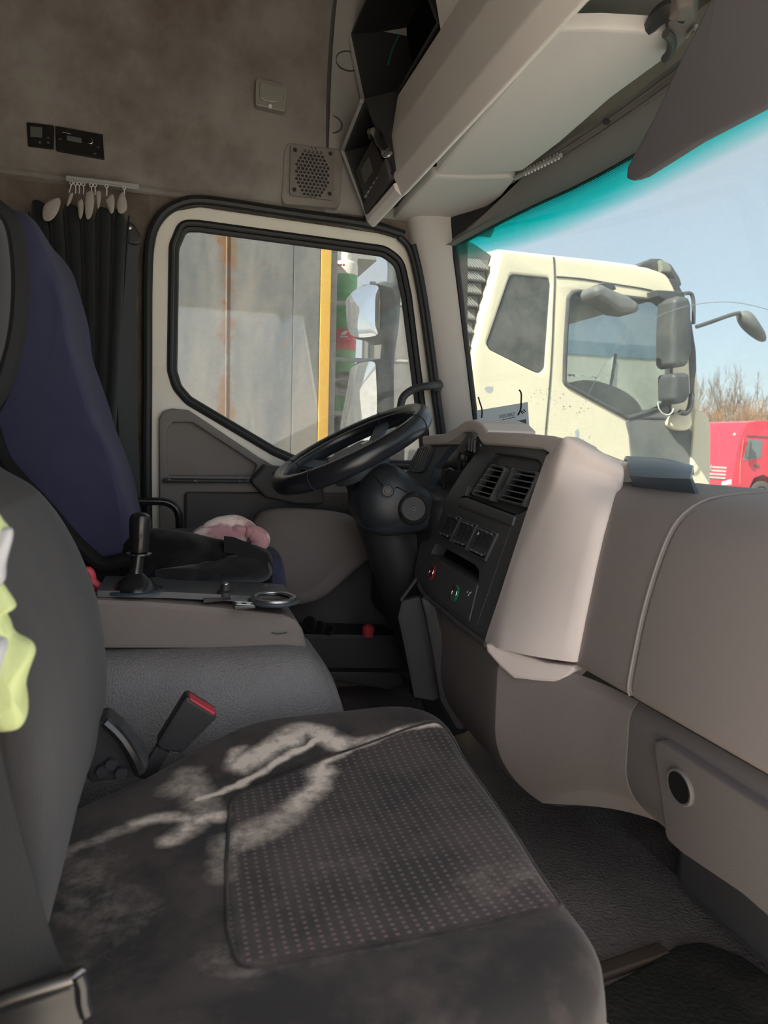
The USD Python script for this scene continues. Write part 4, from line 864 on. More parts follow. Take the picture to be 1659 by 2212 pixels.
part(T, 'centre_panel', m, 'seat_panel_cloth', smooth=True, attrs={'stain': stain(np.array(m.vertices))})
sm = np.column_stack([q2, seat_z(q2)+.0003]); m = tube(sm, .0026, 6, True)
part(T, 'panel_seam', m, 'seat_cloth', attrs=None, smooth=False)
# near side bolster crease
def zseam(pts, h=0.001): return [V(*P(*k, Z=SZ-.002)[:2], 0)+V(0, 0, seat_h(*P(*k, Z=SZ-.002)[:2])+h) for k in pts]
part(T, 'seat_base', box((.08, .86, 1.40), (.56, .62, .24), .03), 'black_plastic')
part(T, 'base_pedestal', box((.08, .86, 1.29), (.42, .46, .10), .02), 'black_plastic')
# backrest: front profile seen in the photograph, extruded across the seat
bp_ = np.array([P(*k, Y=1.13) for k in [(-60, 930), (0, 1005), (60, 1040), (120, 1100), (175, 1195), (213, 1290), (230, 1400), (231, 1490), (215, 1590), (190, 1650), (140, 1720), (105, 1750)]])[:, [0, 2]]
bp_ = np.vstack([[(-.275, 2.35), (-.275, 2.22)], bp_, [(-.23, 1.47), (-.36, 1.50), (-.42, 1.75), (-.46, 2.30), (-.40, 2.40), (-.32, 2.41)]])
bq = spline(np.vstack([bp_, bp_[:1]]), 120)[:-1]; bc_ = bq.mean(0)
R_ = []
for y, s in [(.60, .80), (.602, .88), (.61, .93), (.63, .97), (.67, .995), (.75, 1.0), (.9, .985), (1.02, .99), (1.08, 1.0), (1.13, .985), (1.155, .955), (1.168, .90), (1.172, .82)]:
    k = bc_+(bq-bc_)*s; R_.append([(x, y, z) for x, z in k])
R_ = np.array(R_); R_[:, :, 0] += (meshkit.fbm(R_*7, 3)-.5)*.012
part(T, 'backrest', loft(R_), 'grey_cloth', smooth=True)
hs = np.array([P(*k, Y=1.0) for k in [(-60, 420), (-10, 465), (18, 490), (33, 545), (38, 610), (34, 700), (18, 780), (-10, 850), (-60, 900)]]); hs = np.vstack([hs, [V(-.40, 1.0, 2.16), V(-.42, 1.0, 2.45)]])
part(T, 'headrest', inflate(hs, .11, n=(0, -1, 0), rings=14, pw=.35), 'grey_cloth')
hp = spline(hs[:9], 40)+V(.004, -.02, 0); part(T, 'headrest_piping', tube(hp, .014, 8), 'black_trim_cloth')
rec_ = P(260, 1640, Y=1.02)
part(T, 'recliner_cover', plate(L([(200, 1560), (232, 1555), (262, 1580), (300, 1625), (322, 1660), (300, 1680), (190, 1695), (180, 1640)], Y=1.06), .05, .006, r=.01), 'black_plastic')
part(T, 'recliner_arm', tube(spline(L([(226, 1560), (258, 1590), (290, 1640), (302, 1670)], Y=1.045), 14), .008, 8), 'gloss_black')
for qx, qy in ((262, 1668), (240, 1650), (221, 1664)): part(T, 'bolt', lathe([(.009, 0), (.008, .006), (0, .006)], P(qx, qy, Y=1.055), (0, -1, 0), 8), 'black_plastic')

# seat belt buckle between seat and tunnel
T = thing('seat_belt_buckle', 'black seat belt buckle with a red release button standing beside the stained seat', 'seat belt buckle', P(345, 1630, Y=1.16))
bd = plate(L([(402, 1502), (468, 1543), (466, 1556), (392, 1630), (345, 1622), (337, 1608)], Y=1.16), .032, .006, r=.008)
part(T, 'body', bd, 'black_plastic')
bt = L([(408, 1506), (466, 1541), (462, 1547), (412, 1515)], Y=1.158); part(T, 'release_button', plate(bt, .026, .002, r=.002), 'red_plastic', label='red release button')
part(T, 'stalk', plate(L([(338, 1612), (366, 1626), (330, 1690), (296, 1680)], Y=1.165), .014, .002), 'black_plastic')

# passenger belt strap in the lower left corner with its tongue bar
T = thing('seat_belt', 'blurred dark seat belt strap with a metal tongue bar in the near left corner', 'seat belt', P(60, 2100, Y=.60))
c0 = [(-40, 1560), (-10, 1700), (30, 1850), (62, 1960), (95, 2060), (128, 2140), (150, 2230)]
G = []
for k, (x, y) in enumerate(c0):
    a = P(x+30, y, Y=.55); G.append([a+V(-.12*s, -.02*s, -.004*math.sin(3*s)) for s in np.linspace(0, 1, 6)])
G = np.array(G); G = np.array([spline(G[:, j], 24) for j in range(6)]).transpose(1, 0, 2)
part(T, 'webbing', sheet(G, .004), 'belt_webbing')
tb_ = spline(L([(-60, 2190), (0, 2160), (60, 2140), (120, 2122), (165, 2106), (182, 2090)], Y=.52), 20)
part(T, 'tongue_bar', tube(tb_, np.r_[np.full(17, .0055), .005, .004, .002], 10), 'tongue_steel')
tb2 = spline(L([(168, 2106), (176, 2130), (178, 2160), (186, 2190)], Y=.517), 10); part(T, 'tongue_guide', tube(tb2, .005, 8), 'gloss_black')
part(T, 'tongue_cover', plate(L([(-60, 2196), (60, 2158), (166, 2122), (176, 2150), (182, 2230), (-60, 2240)], Y=.53), .012, .004, r=.006), 'gloss_black')

# hi-vis vest over the passenger backrest, close to the camera
T = thing('hi_vis_vest', 'bright yellow-green hi-vis vest with grey tape hanging over the passenger backrest', 'hi-vis vest', P(30, 1570, Y=.70))
def rag(px, t, m, name, seed, Y=.575):
    q = L(px, Y=Y); part(T, name, inflate(q, t, rings=10, wr=(.02, 22), seed=seed, dense=6, pw=.4), m, smooth=True)
rag([(-60, 1090), (-10, 1105), (6, 1125), (20, 1142), (26, 1160), (8, 1190), (-60, 1200)], .012, 'hivis', 'shoulder', 1)
rag([(-60, 1150), (0, 1140), (26, 1142), (20, 1190), (12, 1230), (4, 1262), (-60, 1270)], .010, 'reflective_tape', 'tape', 2, .57)
rag([(-60, 1245), (0, 1258), (16, 1278), (33, 1312), (14, 1322), (22, 1360), (18, 1400), (-60, 1410)], .014, 'hivis', 'fold', 3)
rag([(-60, 1340), (6, 1330), (30, 1364), (60, 1382), (75, 1402), (68, 1432), (56, 1468), (52, 1510), (58, 1540), (48, 1566), (24, 1576), (-60, 1560)], .018, 'hivis', 'hem', 4)
rag([(-60, 1380), (0, 1372), (17, 1392), (8, 1440), (2, 1490), (-60, 1500)], .012, 'reflective_tape', 'tape', 5, .56)

# driver seat
T = thing('driver_seat', 'navy blue cloth-covered driver seat with black edging behind the gear console', 'seat', (0, 1.85, FLOOR))
fp = L([(10, 452), (60, 462), (92, 500), (112, 545), (137, 613), (150, 670), (158, 733), (183, 817), (208, 900), (228, 945), (245, 983), (266, 1045), (284, 1120), (292, 1190), (270, 1240)], Y=1.66)[:, [0, 2]]
pr_ = np.vstack([fp, [(-.20, 1.72), (-.34, 1.80), (-.42, 2.05), (-.47, 2.50), (-.42, 2.58)]])
bq = spline(np.vstack([pr_, pr_[:1]]), 140)[:-1]; bc_ = bq.mean(0); R_ = []
for y, s in [(1.60, .84), (1.603, .90), (1.615, .95), (1.64, .985), (1.68, 1.0), (1.76, .995), (1.86, .985), (1.96, .995), (2.02, 1.0), (2.06, .97), (2.08, .90), (2.085, .82)]:
    R_.append([(x, y, z) for x, z in bc_+(bq-bc_)*s])
R_ = np.array(R_); R_ += ((meshkit.fbm(R_*6, 3)-.5)*.05)[..., None]*V(.35, -.6, 0)
part(T, 'backrest', loft(R_), 'navy_cloth', smooth=True)
ed = spline(L([(-30, 880), (2, 985), (20, 1012), (60, 1056), (110, 1110), (160, 1168), (198, 1205), (218, 1218), (245, 1216), (270, 1210), (310, 1216)], Y=1.585), 46)
part(T, 'edging', tube(ed, .016, 10), 'black_trim_cloth')
ed2 = spline(L([(20, 470), (44, 560), (48, 650), (38, 740), (6, 850), (-20, 900)], Y=1.60), 30); part(T, 'edging', tube(ed2, .012, 8), 'black_trim_cloth')
part(T, 'lower_side', plate(L([(-30, 900), (20, 1020), (110, 1118), (205, 1214), (260, 1224), (250, 1300), (100, 1320), (-60, 1320)], Y=1.60), .4, .02, r=.02), 'black_trim_cloth')
part(T, 'cushion', box((.03, 1.86, 1.775), (.38, .46, .15), .045), 'black_cloth')
part(T, 'cushion_nose', inflate(L([(560, 1190), (592, 1186), (604, 1200), (612, 1240), (612, 1275), (590, 1290), (550, 1290)], Y=1.75), .10, n=(0, -1, 0), pw=.3), 'navy_cloth')
part(T, 'suspension', box((.02, 1.86, 1.50), (.34, .40, .48), .03), 'black_plastic')
T = thing('seat_rail', 'black bent metal arm rail beside the driver seat and B pillar', 'rail', P(388, 1150, Y=2.2))
part(T, 'bar', tube(spline(L([(296, 1083), (340, 1083), (362, 1086), (378, 1096), (386, 1112), (388, 1150), (388, 1230)], Y=2.18), 30), .0115, 12), 'gloss_black')

# black jacket and pink towel on the driver seat
jk = L([(250, 1178), (285, 1152), (335, 1143), (400, 1150), (455, 1163), (500, 1172), (545, 1190), (586, 1226), (582, 1248), (545, 1262), (480, 1276), (400, 1278), (310, 1268), (255, 1240)], Y=1.66)
T = thing('jacket', 'black jacket bundled on the driver seat behind the gear lever', 'jacket', P(420, 1280, Y=1.66))
part(T, 'body', inflate(jk, .10, n=(0, -1, .25), rings=22, wr=(.09, 13), pw=.38, dense=10), 'black_cloth', smooth=True)
part(T, 'sleeve', inflate(L([(330, 1232), (400, 1222), (470, 1205), (540, 1200), (584, 1226), (580, 1250), (520, 1264), (420, 1272), (345, 1262)], Y=1.60), .05, n=(0, -1, .3), rings=16, wr=(.05, 18), pw=.4, dense=10, seed=3), 'black_fleece', smooth=True)
part(T, 'strap', sheet([[P(x, y, Y=1.575)+V(0, 0, .018*s) for s in (-1, 0, 1)] for x, y in ((484, 1176), (505, 1178), (530, 1188), (560, 1206), (578, 1220))], .004), 'black_trim_cloth')
tw = L([(412, 1152), (430, 1140), (455, 1130), (490, 1126), (525, 1130), (555, 1145), (567, 1166), (560, 1186), (530, 1180), (470, 1172), (425, 1164)], Y=1.80)
roll = lambda pts, r, s: (lambda q: tube(q+(meshkit.fbm(q*30+s, 3)[:, None]-.5)*.02, r*np.sin(np.linspace(.25, math.pi-.25, len(q)))**.5, 12))(spline(pts, 26))
rl = [roll(L(p, Y=y), r, s) for p, y, r, s in (([(420, 1160), (450, 1152), (490, 1158), (530, 1172)], 1.74, .022, 1), ([(440, 1142), (480, 1132), (520, 1136), (552, 1152)], 1.76, .020, 5), ([(530, 1150), (552, 1158), (562, 1172), (545, 1186)], 1.73, .022, 9), ([(450, 1168), (490, 1172), (520, 1180)], 1.71, .018, 12))]
single('towel', join(inflate(tw, .06, n=(0, -1, .3), rings=18, wr=(.08, 22), pw=.42, dense=8, seed=4), *rl), 'pink_towel', 'crumpled pink and cream towel lying on the black jacket', 'towel', smooth=True)
T = thing('jacket_buckle', 'small bright metal buckle at the corner of the black jacket', 'buckle', P(565, 1262, Y=1.54))
for pp in ([(557, 1252), (560, 1268)], [(563, 1269), (578, 1262)], [(564, 1272), (579, 1265)]): part(T, 'wire', tube(L(pp, Y=1.545), .0011, 6), 'chrome')
rs = spline(L([(182, 1238), (188, 1232), (196, 1240), (200, 1256), (214, 1268), (222, 1280)], Y=1.52), 16)
single('red_strap', tube(rs, .009, 8), 'red_plastic', 'dull red strap end between the two seats behind the console', 'strap')

# ================================================================== TUNNEL AND GEAR CONSOLE
sec = np.array([(1.588, 1.26), (1.588, 1.60), (1.583, 1.66), (1.57, 1.687), (1.42, 1.692), (1.385, 1.686), (1.355, 1.665), (1.325, 1.58), (1.305, 1.47), (1.297, 1.36), (1.292, 1.26)])
sec = spline(sec, 50); R_ = []
for x, k, z0 in [(-.84, 1, 0), (-.5, 1, 0), (-.2, 1, 0), (.1, 1, 0), (.2, 1, 0), (.245, .985, 0), (.275, .93, 0), (.305, .83, 0), (.33, .66, 0), (.35, .42, 0), (.362, .15, 0), (.366, .01, 0)]:
    R_.append([(x, 1.58+(y-1.58)*(1-.06*(1-k)), 1.26+(z-1.26)*k) for y, z in sec])
single('engine_tunnel', loft(R_), 'tunnel_mat', 'dark grey grained rubber engine cover running between the two seats', 'engine cover', smooth=50)
T = thing('gear_console', 'taupe gear console with lever, switches and cup ring on the engine cover', 'gear console', (.05, 1.5, 1.69))
cs = [(196, 1403), (664, 1403), (663, 1390), (655, 1362), (640, 1338), (612, 1326), (560, 1320), (430, 1306), (300, 1296), (196, 1293)]
part(T, 'body', plate(L(cs, Y=1.415), .165, .010, r=.006), 'grey_plastic')
part(T, 'chamfer', loft([[P(x, y, Y=1.417), P(x2, y2, Y=1.425), P(x2, y2, Y=1.425)+V(0, .15, 0), P(x, y, Y=1.417)+V(0, .15, -.01)] for (x, y), (x2, y2) in (((214, 1316), (214, 1293)), ((300, 1318), (300, 1296)), ((430, 1324), (430, 1306)), ((560, 1338), (560, 1318)), ((612, 1346), (606, 1323)), ((640, 1362), (630, 1332)), ((660, 1396), (648, 1352)))]), 'grey_plastic')
tp = np.array([P(*k, Y=y) for k, y in (((222, 1287), 1.43), ((300, 1292), 1.43), ((430, 1301), 1.43), ((560, 1312), 1.43), ((608, 1318), 1.43))]+[P(*k, Y=y) for k, y in (((640, 1290), 1.59), ((560, 1276), 1.59), ((430, 1268), 1.59), ((300, 1262), 1.59), ((250, 1262), 1.59))])
tz = lambda x: np.interp(x, [-.15, .0, .2, .25], [1.803, 1.795, 1.777, 1.772])
tp[:, 2] = tz(tp[:, 0])
Gt = [[(x, y, tz(x)) for y in np.linspace(1.428, 1.578, 6)] for x in np.linspace(-.145, .225, 12)]
part(T, 'top_panel', sheet(Gt, .012), 'console_top')
def CP(px, py, dz=0): 
    p = P(px, py, Z=1.79); p = P(px, py, Z=float(tz(p[0]))+dz); return p
lb_ = CP(294, 1277)
part(T, 'lever_ring', lathe([(.055, 0), (.055, .004), (.048, .006), (.044, .002)], lb_, (0, 0, 1), 32), 'blue_black_plastic')
part(T, 'lever_boot', lathe([(.042, .0), (.040, .008), (.032, .020), (.020, .030), (.013, .036), (.012, .05)], lb_, (0, 0, 1), 28), 'gloss_black')
lv = part(T, 'gear_lever', tube([lb_+V(0, 0, .03), lb_+V(.004, 0, .075), lb_+V(.006, 0, .10)], [.0125, .0125, .013], 14), 'gloss_black')
part(lv, 'collar', lathe([(.013, -.002), (.0235, 0), (.024, .003), (.013, .005)], lb_+V(.006, 0, .072), (.03, 0, 1), 24), 'chrome')
part(lv, 'knob', lathe([(.017, .0), (.018, .01), (.0185, .028), (.0195, .032), (.0205, .048), (.0205, .062), (.018, .070), (.010, .075), (0, .0755)], lb_+V(.006, 0, .078), (.04, 0, 1), 24), 'gloss_black')
sp_ = np.array([CP(*k, .0015) for k in ((437, 1277), (544, 1282), (548, 1290), (440, 1291))])
part(T, 'switch_plate', plate(sp_, .006, .001, n=(0, 0, 1)), 'gloss_black')
kb = CP(487, 1286, .002)
part(T, 'height_knob', lathe([(.018, 0), (.017, .008), (.010, .011), (.009, .022), (0, .023)], kb, (0, 0, 1), 20), 'black_plastic')
part(T, 'knob_cap', lathe([(.0075, 0), (.0075, .004), (.005, .006), (0, .006)], kb+V(0, 0, .021), (0, 0, 1), 16), 'steel')
for k in ((449, 1283), (535, 1284)): part(T, 'symbol', box(CP(*k, .002), (.006, .002, .0012), .0005), 'ink_white')
ts = np.array([CP(*k, .001) for k in ((501, 1298), (548, 1301), (553, 1309), (505, 1307))]); part(T, 'cassette_socket', plate(ts, .006, .001, r=.003, n=(0, 0, 1)), 'gloss_black')
fr2 = np.array([CP(*k, .003) for k in ((508, 1299), (545, 1302), (547, 1307), (511, 1305))]); part(T, 'cassette_outline', tube(np.vstack([fr2, fr2[:1]]), .0009, 5), 'ink_white')
for k in ((517, 1302), (537, 1304)):
    c = CP(*k, .003); a = np.linspace(0, 2*math.pi, 15)[:-1]; part(T, 'reel_mark', tube(np.stack([c[0]+.004*np.cos(a), c[1]+.004*np.sin(a), np.full(14, c[2])], 1), .0008, 5, True), 'ink_white')
cr = CP(592, 1299, .0)
for r_, w_, m_, z_ in ((.052, .004, 'blue_black_plastic', .003), (.044, .006, 'steel', .006), (.036, .003, 'gloss_black', .006)):
    a = np.linspace(0, 2*math.pi, 41)[:-1]; part(T, 'cup_ring', tube(np.stack([cr[0]+r_*.9*np.cos(a), cr[1]+r_*np.sin(a), cr[2]+z_-.02*np.cos(a)*0+0*a], 1), w_, 8, True), m_)
part(T, 'cup_dish', lathe([(.040, .004), (.036, -.004), (0, -.006)], cr, (0, 0, 1), 28), 'dusty_plastic')
part(T, 'scratch', tube(spline(L([(587, 1366), (600, 1369), (620, 1366)], Y=1.412), 8), .0014, 5), 'dark_grey_plastic')

# ================================================================== FLOOR THINGS
mt = L([(1120, 1700), (1250, 1720), (1420, 1880), (1440, 2010), (1262, 2112), (1180, 1960)], Z=FLOOR+.012)
single('floor_mat', plate(np.array([(.52, .40, 1.262), (.93, .40, 1.262), (.96, 1.35, 1.262), (.93, 2.0, 1.262), (.45, 2.0, 1.262), (.45, 1.2, 1.262)]), .012, .003, r=.03, n=(0, 0, 1)), 'floor_rubber', 'worn dark rubber floor mat in the passenger footwell under the dashboard', 'floor mat')
e0, e1 = P(1262, 2112, Z=1.27), P(1408, 2062, Z=1.27)
single('sill_strip', box((e0+e1)/2+V(0, 0, 0), (np.linalg.norm(e1-e0)*1.4, .028, .014), .004, math.degrees(math.atan2(e1[1]-e0[1], e1[0]-e0[0]))), 'floor_edge', 'brown worn metal strip along the floor mat edge near the door step', 'sill strip')
stp = L([(1262, 2150), (1340, 2112), (1405, 2080), (1462, 2040), (1520, 2032), (1600, 2062), (1690, 2125), (1690, 2290), (1250, 2290)], Z=1.276)
single('step_mat', plate(stp, .012, .004, r=.03, n=(0, 0, 1)), 'step_rubber', 'black curved rubber step mat by the open passenger door in the near right corner', 'step mat')
wp = L([(1250, 2160), (1268, 2176), (1300, 2208), (1330, 2232), (1240, 2240)], Y=.575)
single('cloth_scrap', inflate(wp, .012, rings=8, wr=(.02, 20), pw=.4), 'pink_scrap', 'pale pinkish cloth corner poking out below the front of the stained seat', 'cloth')
rb = P(795, 1361, Y=2.14); single('red_bottle', lathe([(.016, -.02), (.019, 0), (.017, .012), (.008, .018), (0, .019)], rb, (0, 0, 1), 18), 'red_plastic', 'small red bottle top showing in the dark door map pocket', 'bottle')
for k, (x, y, r) in enumerate(((668, 1345, .022), (690, 1352, .018), (712, 1358, .016))):
    cc = P(x, y, Y=2.14); single('glove_bundle', trimesh.Trimesh(*tri(lathe([(r*.6, -r*1.2), (r, -r*.4), (r, r*.2), (r*.6, r*.8), (0, r)], cc, unit(V(.3*k-.3, 0, 1)), 12))), 'black_cloth', ('dark bundled work glove at the rear end of the door map pocket', 'dark bundled work glove in the middle of the three in the map pocket', 'dark bundled work glove nearest the red bottle in the map pocket')[k], 'glove', 'work gloves in the door map pocket')
for k, x in enumerate((.70, .82)):
    T = thing('pedal', ('dark foot pedal left of the steering column in the driver footwell', 'dark foot pedal nearest the windscreen in the driver footwell')[k], 'pedal', (x, 2.0+.12*k, FLOOR), 'foot pedals in the driver footwell')
    part(T, 'pad', box((x-.02, 1.98+.12*k, 1.40), (.02, .07, .10), .006), 'rubber'); part(T, 'arm', tube([(x, 1.98+.12*k, 1.40), (x+.12, 1.98+.12*k, 1.55)], .008, 8), 'steel_grey')
# paper notice on the windscreen and its two clips
T = thing('paper_notice', 'grey-white paper notice seen from behind against the windscreen above the binnacle', 'notice', on_ws(1095, 925))
cs_ = [on_ws(*q)+V(-.012, 0, 0) for q in ((1037, 887), (1147, 869), (1153, 960), (1044, 978))]
part(T, 'sheet', plate(np.array(cs_), .0012, 0), 'paper', smooth=False)
O_, ex, ey = cs_[0], cs_[1]-cs_[0], cs_[3]-cs_[0]; pn = unit(np.cross(ex, ey)); pn = pn if pn@(EYEP-O_) > 0 else -pn
W_, H_ = np.linalg.norm(ex), np.linalg.norm(ey)
pt = lambda u, v, h=.0006: O_+ex*u+ey*v+pn*h
part(T, 'grey_band', plate(np.array([pt(.07, .42), pt(.955, .36), pt(.955, .55), pt(.07, .62)]), .0004, 0), 'paper_band', smooth=False)
def lettering(txt, u1, v, hgt, m):
    w = meshkit.text_mesh(txt, hgt, .0003); q = np.array(w.vertices); e = unit(pt(0, .42)-pt(.955, .36)); dn = unit(ey)
    w.vertices = pt(u1, v, .0012)+q[:, :1]*e-q[:, 1:2]*dn+q[:, 2:]*pn; part(T, 'lettering', w, m, smooth=False)
lettering('\u041e\u0414\u0412\u041e\u0414\u041e\u0415', .76, .24, H_*.07, 'ink'); lettering('\u0412\u043d\u0438\u043c\u0430\u043d\u0438\u0435, \u043e\u0431\u043e\u0440\u0443\u0434\u043e', .86, .51, H_*.07, 'ink_white')
part(T, 'small_line', tube([pt(.76, .285), pt(.50, .305)], .0009, 4), 'ink')
part(T, 'badge', join(*[tube([pt(.86+.03*k, .14+.03*(k % 2)), pt(.90+.03*k, .24-.02*k)], .0016, 5) for k in range(3)]), 'ink')
for k, pth in enumerate(([(1044, 858), (1048, 872), (1052, 886), (1051, 903)], [(1133, 843), (1137, 850), (1137, 868), (1136, 884), (1130, 897)])):
    single('paper_clip_strap', tube(spline([on_ws(*q)+V(-.018, 0, 0) for q in pth], 12), .0026, 8), 'rubber', ('short black strap holding the notice at its corner by the A pillar', 'black bent strap holding the notice near its printed badge')[k], 'strap', 'straps holding the paper notice')
# ================================================================== OUTSIDE
# side mirrors of this cab
MY = 2.66
T = thing('side_mirror', 'grey two-part truck side mirror outside the driver window', 'side mirror', P(850, 960, Y=MY))
part(T, 'arm', tube(spline(L([(838, 540), (850, 556), (851, 620), (846, 700), (838, 760), (835, 800)], Y=MY+.02), 30), .028, 12), 'mirror_housing')
Mn = unit(V(-.86, -.51, .02))
def mhousing(name, px, face, bulge):
    q = L(px, Y=MY-.03); h = part(T, name, plate(q, .11, .022, r=.03), 'mirror_housing', smooth=40)
    c = L(face, Y=MY-.05).mean(0); g = np.array([P(*k, n=Mn, p=c) for k in face])
    part(h, 'mirror_glass', inflate(g, bulge, n=Mn, rings=16, flat=.3, pw=1., dense=5), 'mirror_glass', smooth=True)
    gg = c+(g-c)*1.08-Mn*.004; part(h, 'mirror_shell', plate(gg, .07, .006, r=.028, n=Mn), 'truck_black')
mhousing('upper_housing', [(806, 612), (830, 605), (858, 606), (865, 640), (862, 700), (852, 736), (820, 738), (806, 730)], [(747, 648), (760, 632), (782, 618), (812, 616), (820, 630), (818, 716), (808, 726), (768, 728), (752, 712)], .009)
Mn = unit(V(-.86, -.46, -.10))
mhousing('lower_housing', [(806, 780), (820, 774), (846, 776), (855, 800), (855, 970), (798, 970)], [(756, 800), (768, 788), (808, 782), (812, 800), (800, 955), (740, 955), (742, 880)], .007)

# rusty grey body beside us with a yellow edge stripe
N = {'g': ('geometry', {}), 'mp': ('mapping', {'scale': (1.6, 1., .35)}), 'n': ('noise_texture', {'scale': 3.4, 'detail': 8., 'roughness': .66}), 'r': ('rgb_ramp', {'ramp': [(0, (.10, .115, .125)), (.40, (.135, .15, .16)), (.52, (.21, .21, .205)), (.66, (.30, .27, .24)), (1, (.20, .19, .185))]}),
     'n2': ('noise_texture', {'scale': 5., 'detail': 9., 'roughness': .75}), 'sx': ('separate_xyz', {}), 'e': ('math', {'math_type': 'subtract', 'value2': .205}), 'ab': ('math', {'math_type': 'absolute'}), 'er': ('map_range', {'from_min': 0., 'from_max': .085, 'to_min': .22, 'to_max': 0., 'clamp': True}), 'ad': ('math', {'math_type': 'add'}),
     'rr': ('map_range', {'from_min': .61, 'from_max': .72, 'clamp': True}), 'm': ('mix', {'color2': (.24, .125, .055)}), 'b': ('bump', {'strength': .4, 'distance': .006}), 'p': ('principled_bsdf', {'roughness': .7})}
K = [('g.position', 'mp.vector'), ('mp.vector', 'n.vector'), ('n.fac', 'r.fac'), ('g.position', 'n2.vector'), ('g.position', 'sx.vector'), ('sx.x', 'e.value1'), ('e.value', 'ab.value1'), ('ab.value', 'er.value'), ('er.result', 'ad.value1'), ('n2.fac', 'ad.value2'), ('ad.value', 'rr.value'), ('rr.result', 'm.fac'), ('r.color', 'm.color1'), ('m.color', 'p.base_color'), ('n2.fac', 'b.height'), ('b.normal', 'p.normal')]
LOOK['rusty_steel'] = usdkit.material(stage, '/World/Looks/rusty_steel', N, K, surface='p.BSDF')
PY = 3.3
T = thing('truck_body', 'rust-streaked grey steel truck body with a yellow edge stripe outside the driver window', 'truck body', (.0, PY+.6, 0))
xa, xb, xc, xd = [P(q, 760, Y=PY)[0] for q in (489, 632, 690, 716)]
def slab(x0, x1, y, z0, z1, d, b=.004): return plate(np.array([(x0, y, z0), (x1, y, z0), (x1, y, z1), (x0, y, z1)]), d, b, n=(0, -1, 0))
part(T, 'steel_sheet', slab(-1.6, xa-.003, PY+.02, .8, 3.15, .03), 'rusty_steel')
part(T, 'steel_sheet', slab(xa+.003, xb-.001, PY, .8, 3.15, .03), 'rusty_steel')
part(T, 'steel_sheet', slab(xb+.001, xc-.002, PY, .8, 3.15, .03), 'rusty_steel')
part(T, 'weld_rib', tube([(xa, PY-.001, .8), (xa, PY-.001, 3.15)], .006, 6), 'rusty_steel')
part(T, 'yellow_stripe', slab(xc, xd-.008, PY-.004, .8, 3.15, .03), 'yellow_paint', label='orange-yellow painted edge stripe')
part(T, 'end_profile', slab(xd-.006, xd+.022, PY+.01, .8, 3.15, .05), 'steel_grey')
part(T, 'body_core', box((-.5, PY+.68, 1.95), (2.3, 1.2, 2.3), .02), 'steel_grey')
# gas cylinder in a rack
CYY = 3.62
T = thing('gas_cylinder', 'green gas cylinder with red label and cream top in the rack outside', 'gas cylinder', P(745, 880, Y=CYY))
c0, c1 = P(750, 575, Y=CYY), P(745, 960, Y=CYY); r_ = (P(771, 640, Y=CYY)[0]-P(722, 640, Y=CYY)[0])/2
zt = P(750, 583, Y=CYY)[2]; cx = (P(771, 640, Y=CYY)[0]+P(721, 640, Y=CYY)[0])/2; zb = P(730, 900, Y=CYY)[2]
part(T, 'bottle', lathe([(r_, 0), (r_, zt-zb), (r_*.9, zt-zb+.01)], (cx, CYY, zb), (0, 0, 1), 32), 'green_paint')
part(T, 'cream_top', lathe([(r_*1.02, 0), (r_*1.02, .05), (r_*.9, .065), (r_*.5, .07), (r_*.42, .075), (r_*.42, .085), (r_*.45, .095), (r_*.4, .12), (r_*.2, .135), (0, .138)], (cx, CYY, zt-.03), (0, 0, 1), 32), 'white_paint')
zl0, zl1 = P(745, 758, Y=CYY)[2], P(745, 714, Y=CYY)[2]
an = np.linspace(math.pi*1.02, math.pi*1.98, 20)
part(T, 'red_label', sheet([[(cx+r_*1.006*math.cos(t), CYY+r_*1.006*math.sin(t), z) for z in (zl0, (zl0+zl1)/2, zl1)] for t in an], .001), 'label_red')
def label_bits():
    out = []
    def stroke(u0, v0, u1, v1, w=.0022):
        pts = [V(cx+(r_*1.012)*math.cos(t), CYY+(r_*1.012)*math.sin(t), z) for t, z in ((np.interp(u0+(u1-u0)*s, [0, 1], [math.pi*1.02, math.pi*1.98]), zl0+(zl1-zl0)*(v0+(v1-v0)*s)) for s in np.linspace(0, 1, 4))]
        out.append(tube(pts, w, 5))
    for v in (.10, .17, .24): stroke(.12, v, .60, v, .0011)
    stroke(.30, .62, .52, .62, .004); stroke(.34, .70, .44, .86, .006); stroke(.40, .72, .50, .90, .005); stroke(.26, .52, .58, .52, .0012)
    for a, b, c_, d in ((.74, .90, .84, .96), (.72, .84, .86, .84), (.74, .78, .84, .78), (.79, .88, .79, .68), (.74, .72, .84, .72), (.74, .68, .74, .80), (.84, .68, .84, .80)): stroke(a, b, c_, d, .0018)
    for k in range(4): stroke(.70+.05*k, .52, .72+.05*k, .60, .0014)
    for k in range(3): stroke(.72+.05*k, .22, .745+.05*k, .30, .0014)
    return join(*out)
part(T, 'label_print', label_bits(), 'ink_white', smooth=False)
part(T, 'top_print', join(*[tube([V(cx+r_*1.03*math.cos(t), CYY+r_*1.03*math.sin(t), zt+.008), V(cx+r_*1.03*math.cos(t+.16), CYY+r_*1.03*math.sin(t+.16), zt+.014)], .004, 5) for t in (3.7, 3.95, 4.2)]), 'label_red')
T = thing('cylinder_rack', 'grey steel rack frame with cross bars around the green gas cylinder', 'rack', (cx, CYY, .8))
RY = 3.46
for y_ in (654, 776, 892): part(T, 'cross_bar', tube([P(716, y_, Y=RY), P(880, y_+6, Y=RY)], .011, 8), 'steel_grey')
part(T, 'post', slab(*[P(q, 560, Y=RY+.35)[0] for q in (803, 814)], RY+.35, .8, 2.95, .03), 'steel_grey')
part(T, 'post', slab(*[P(q, 700, Y=RY+.35)[0] for q in (796, 800)], RY+.45, .8, 2.7, .03), 'white_paint')
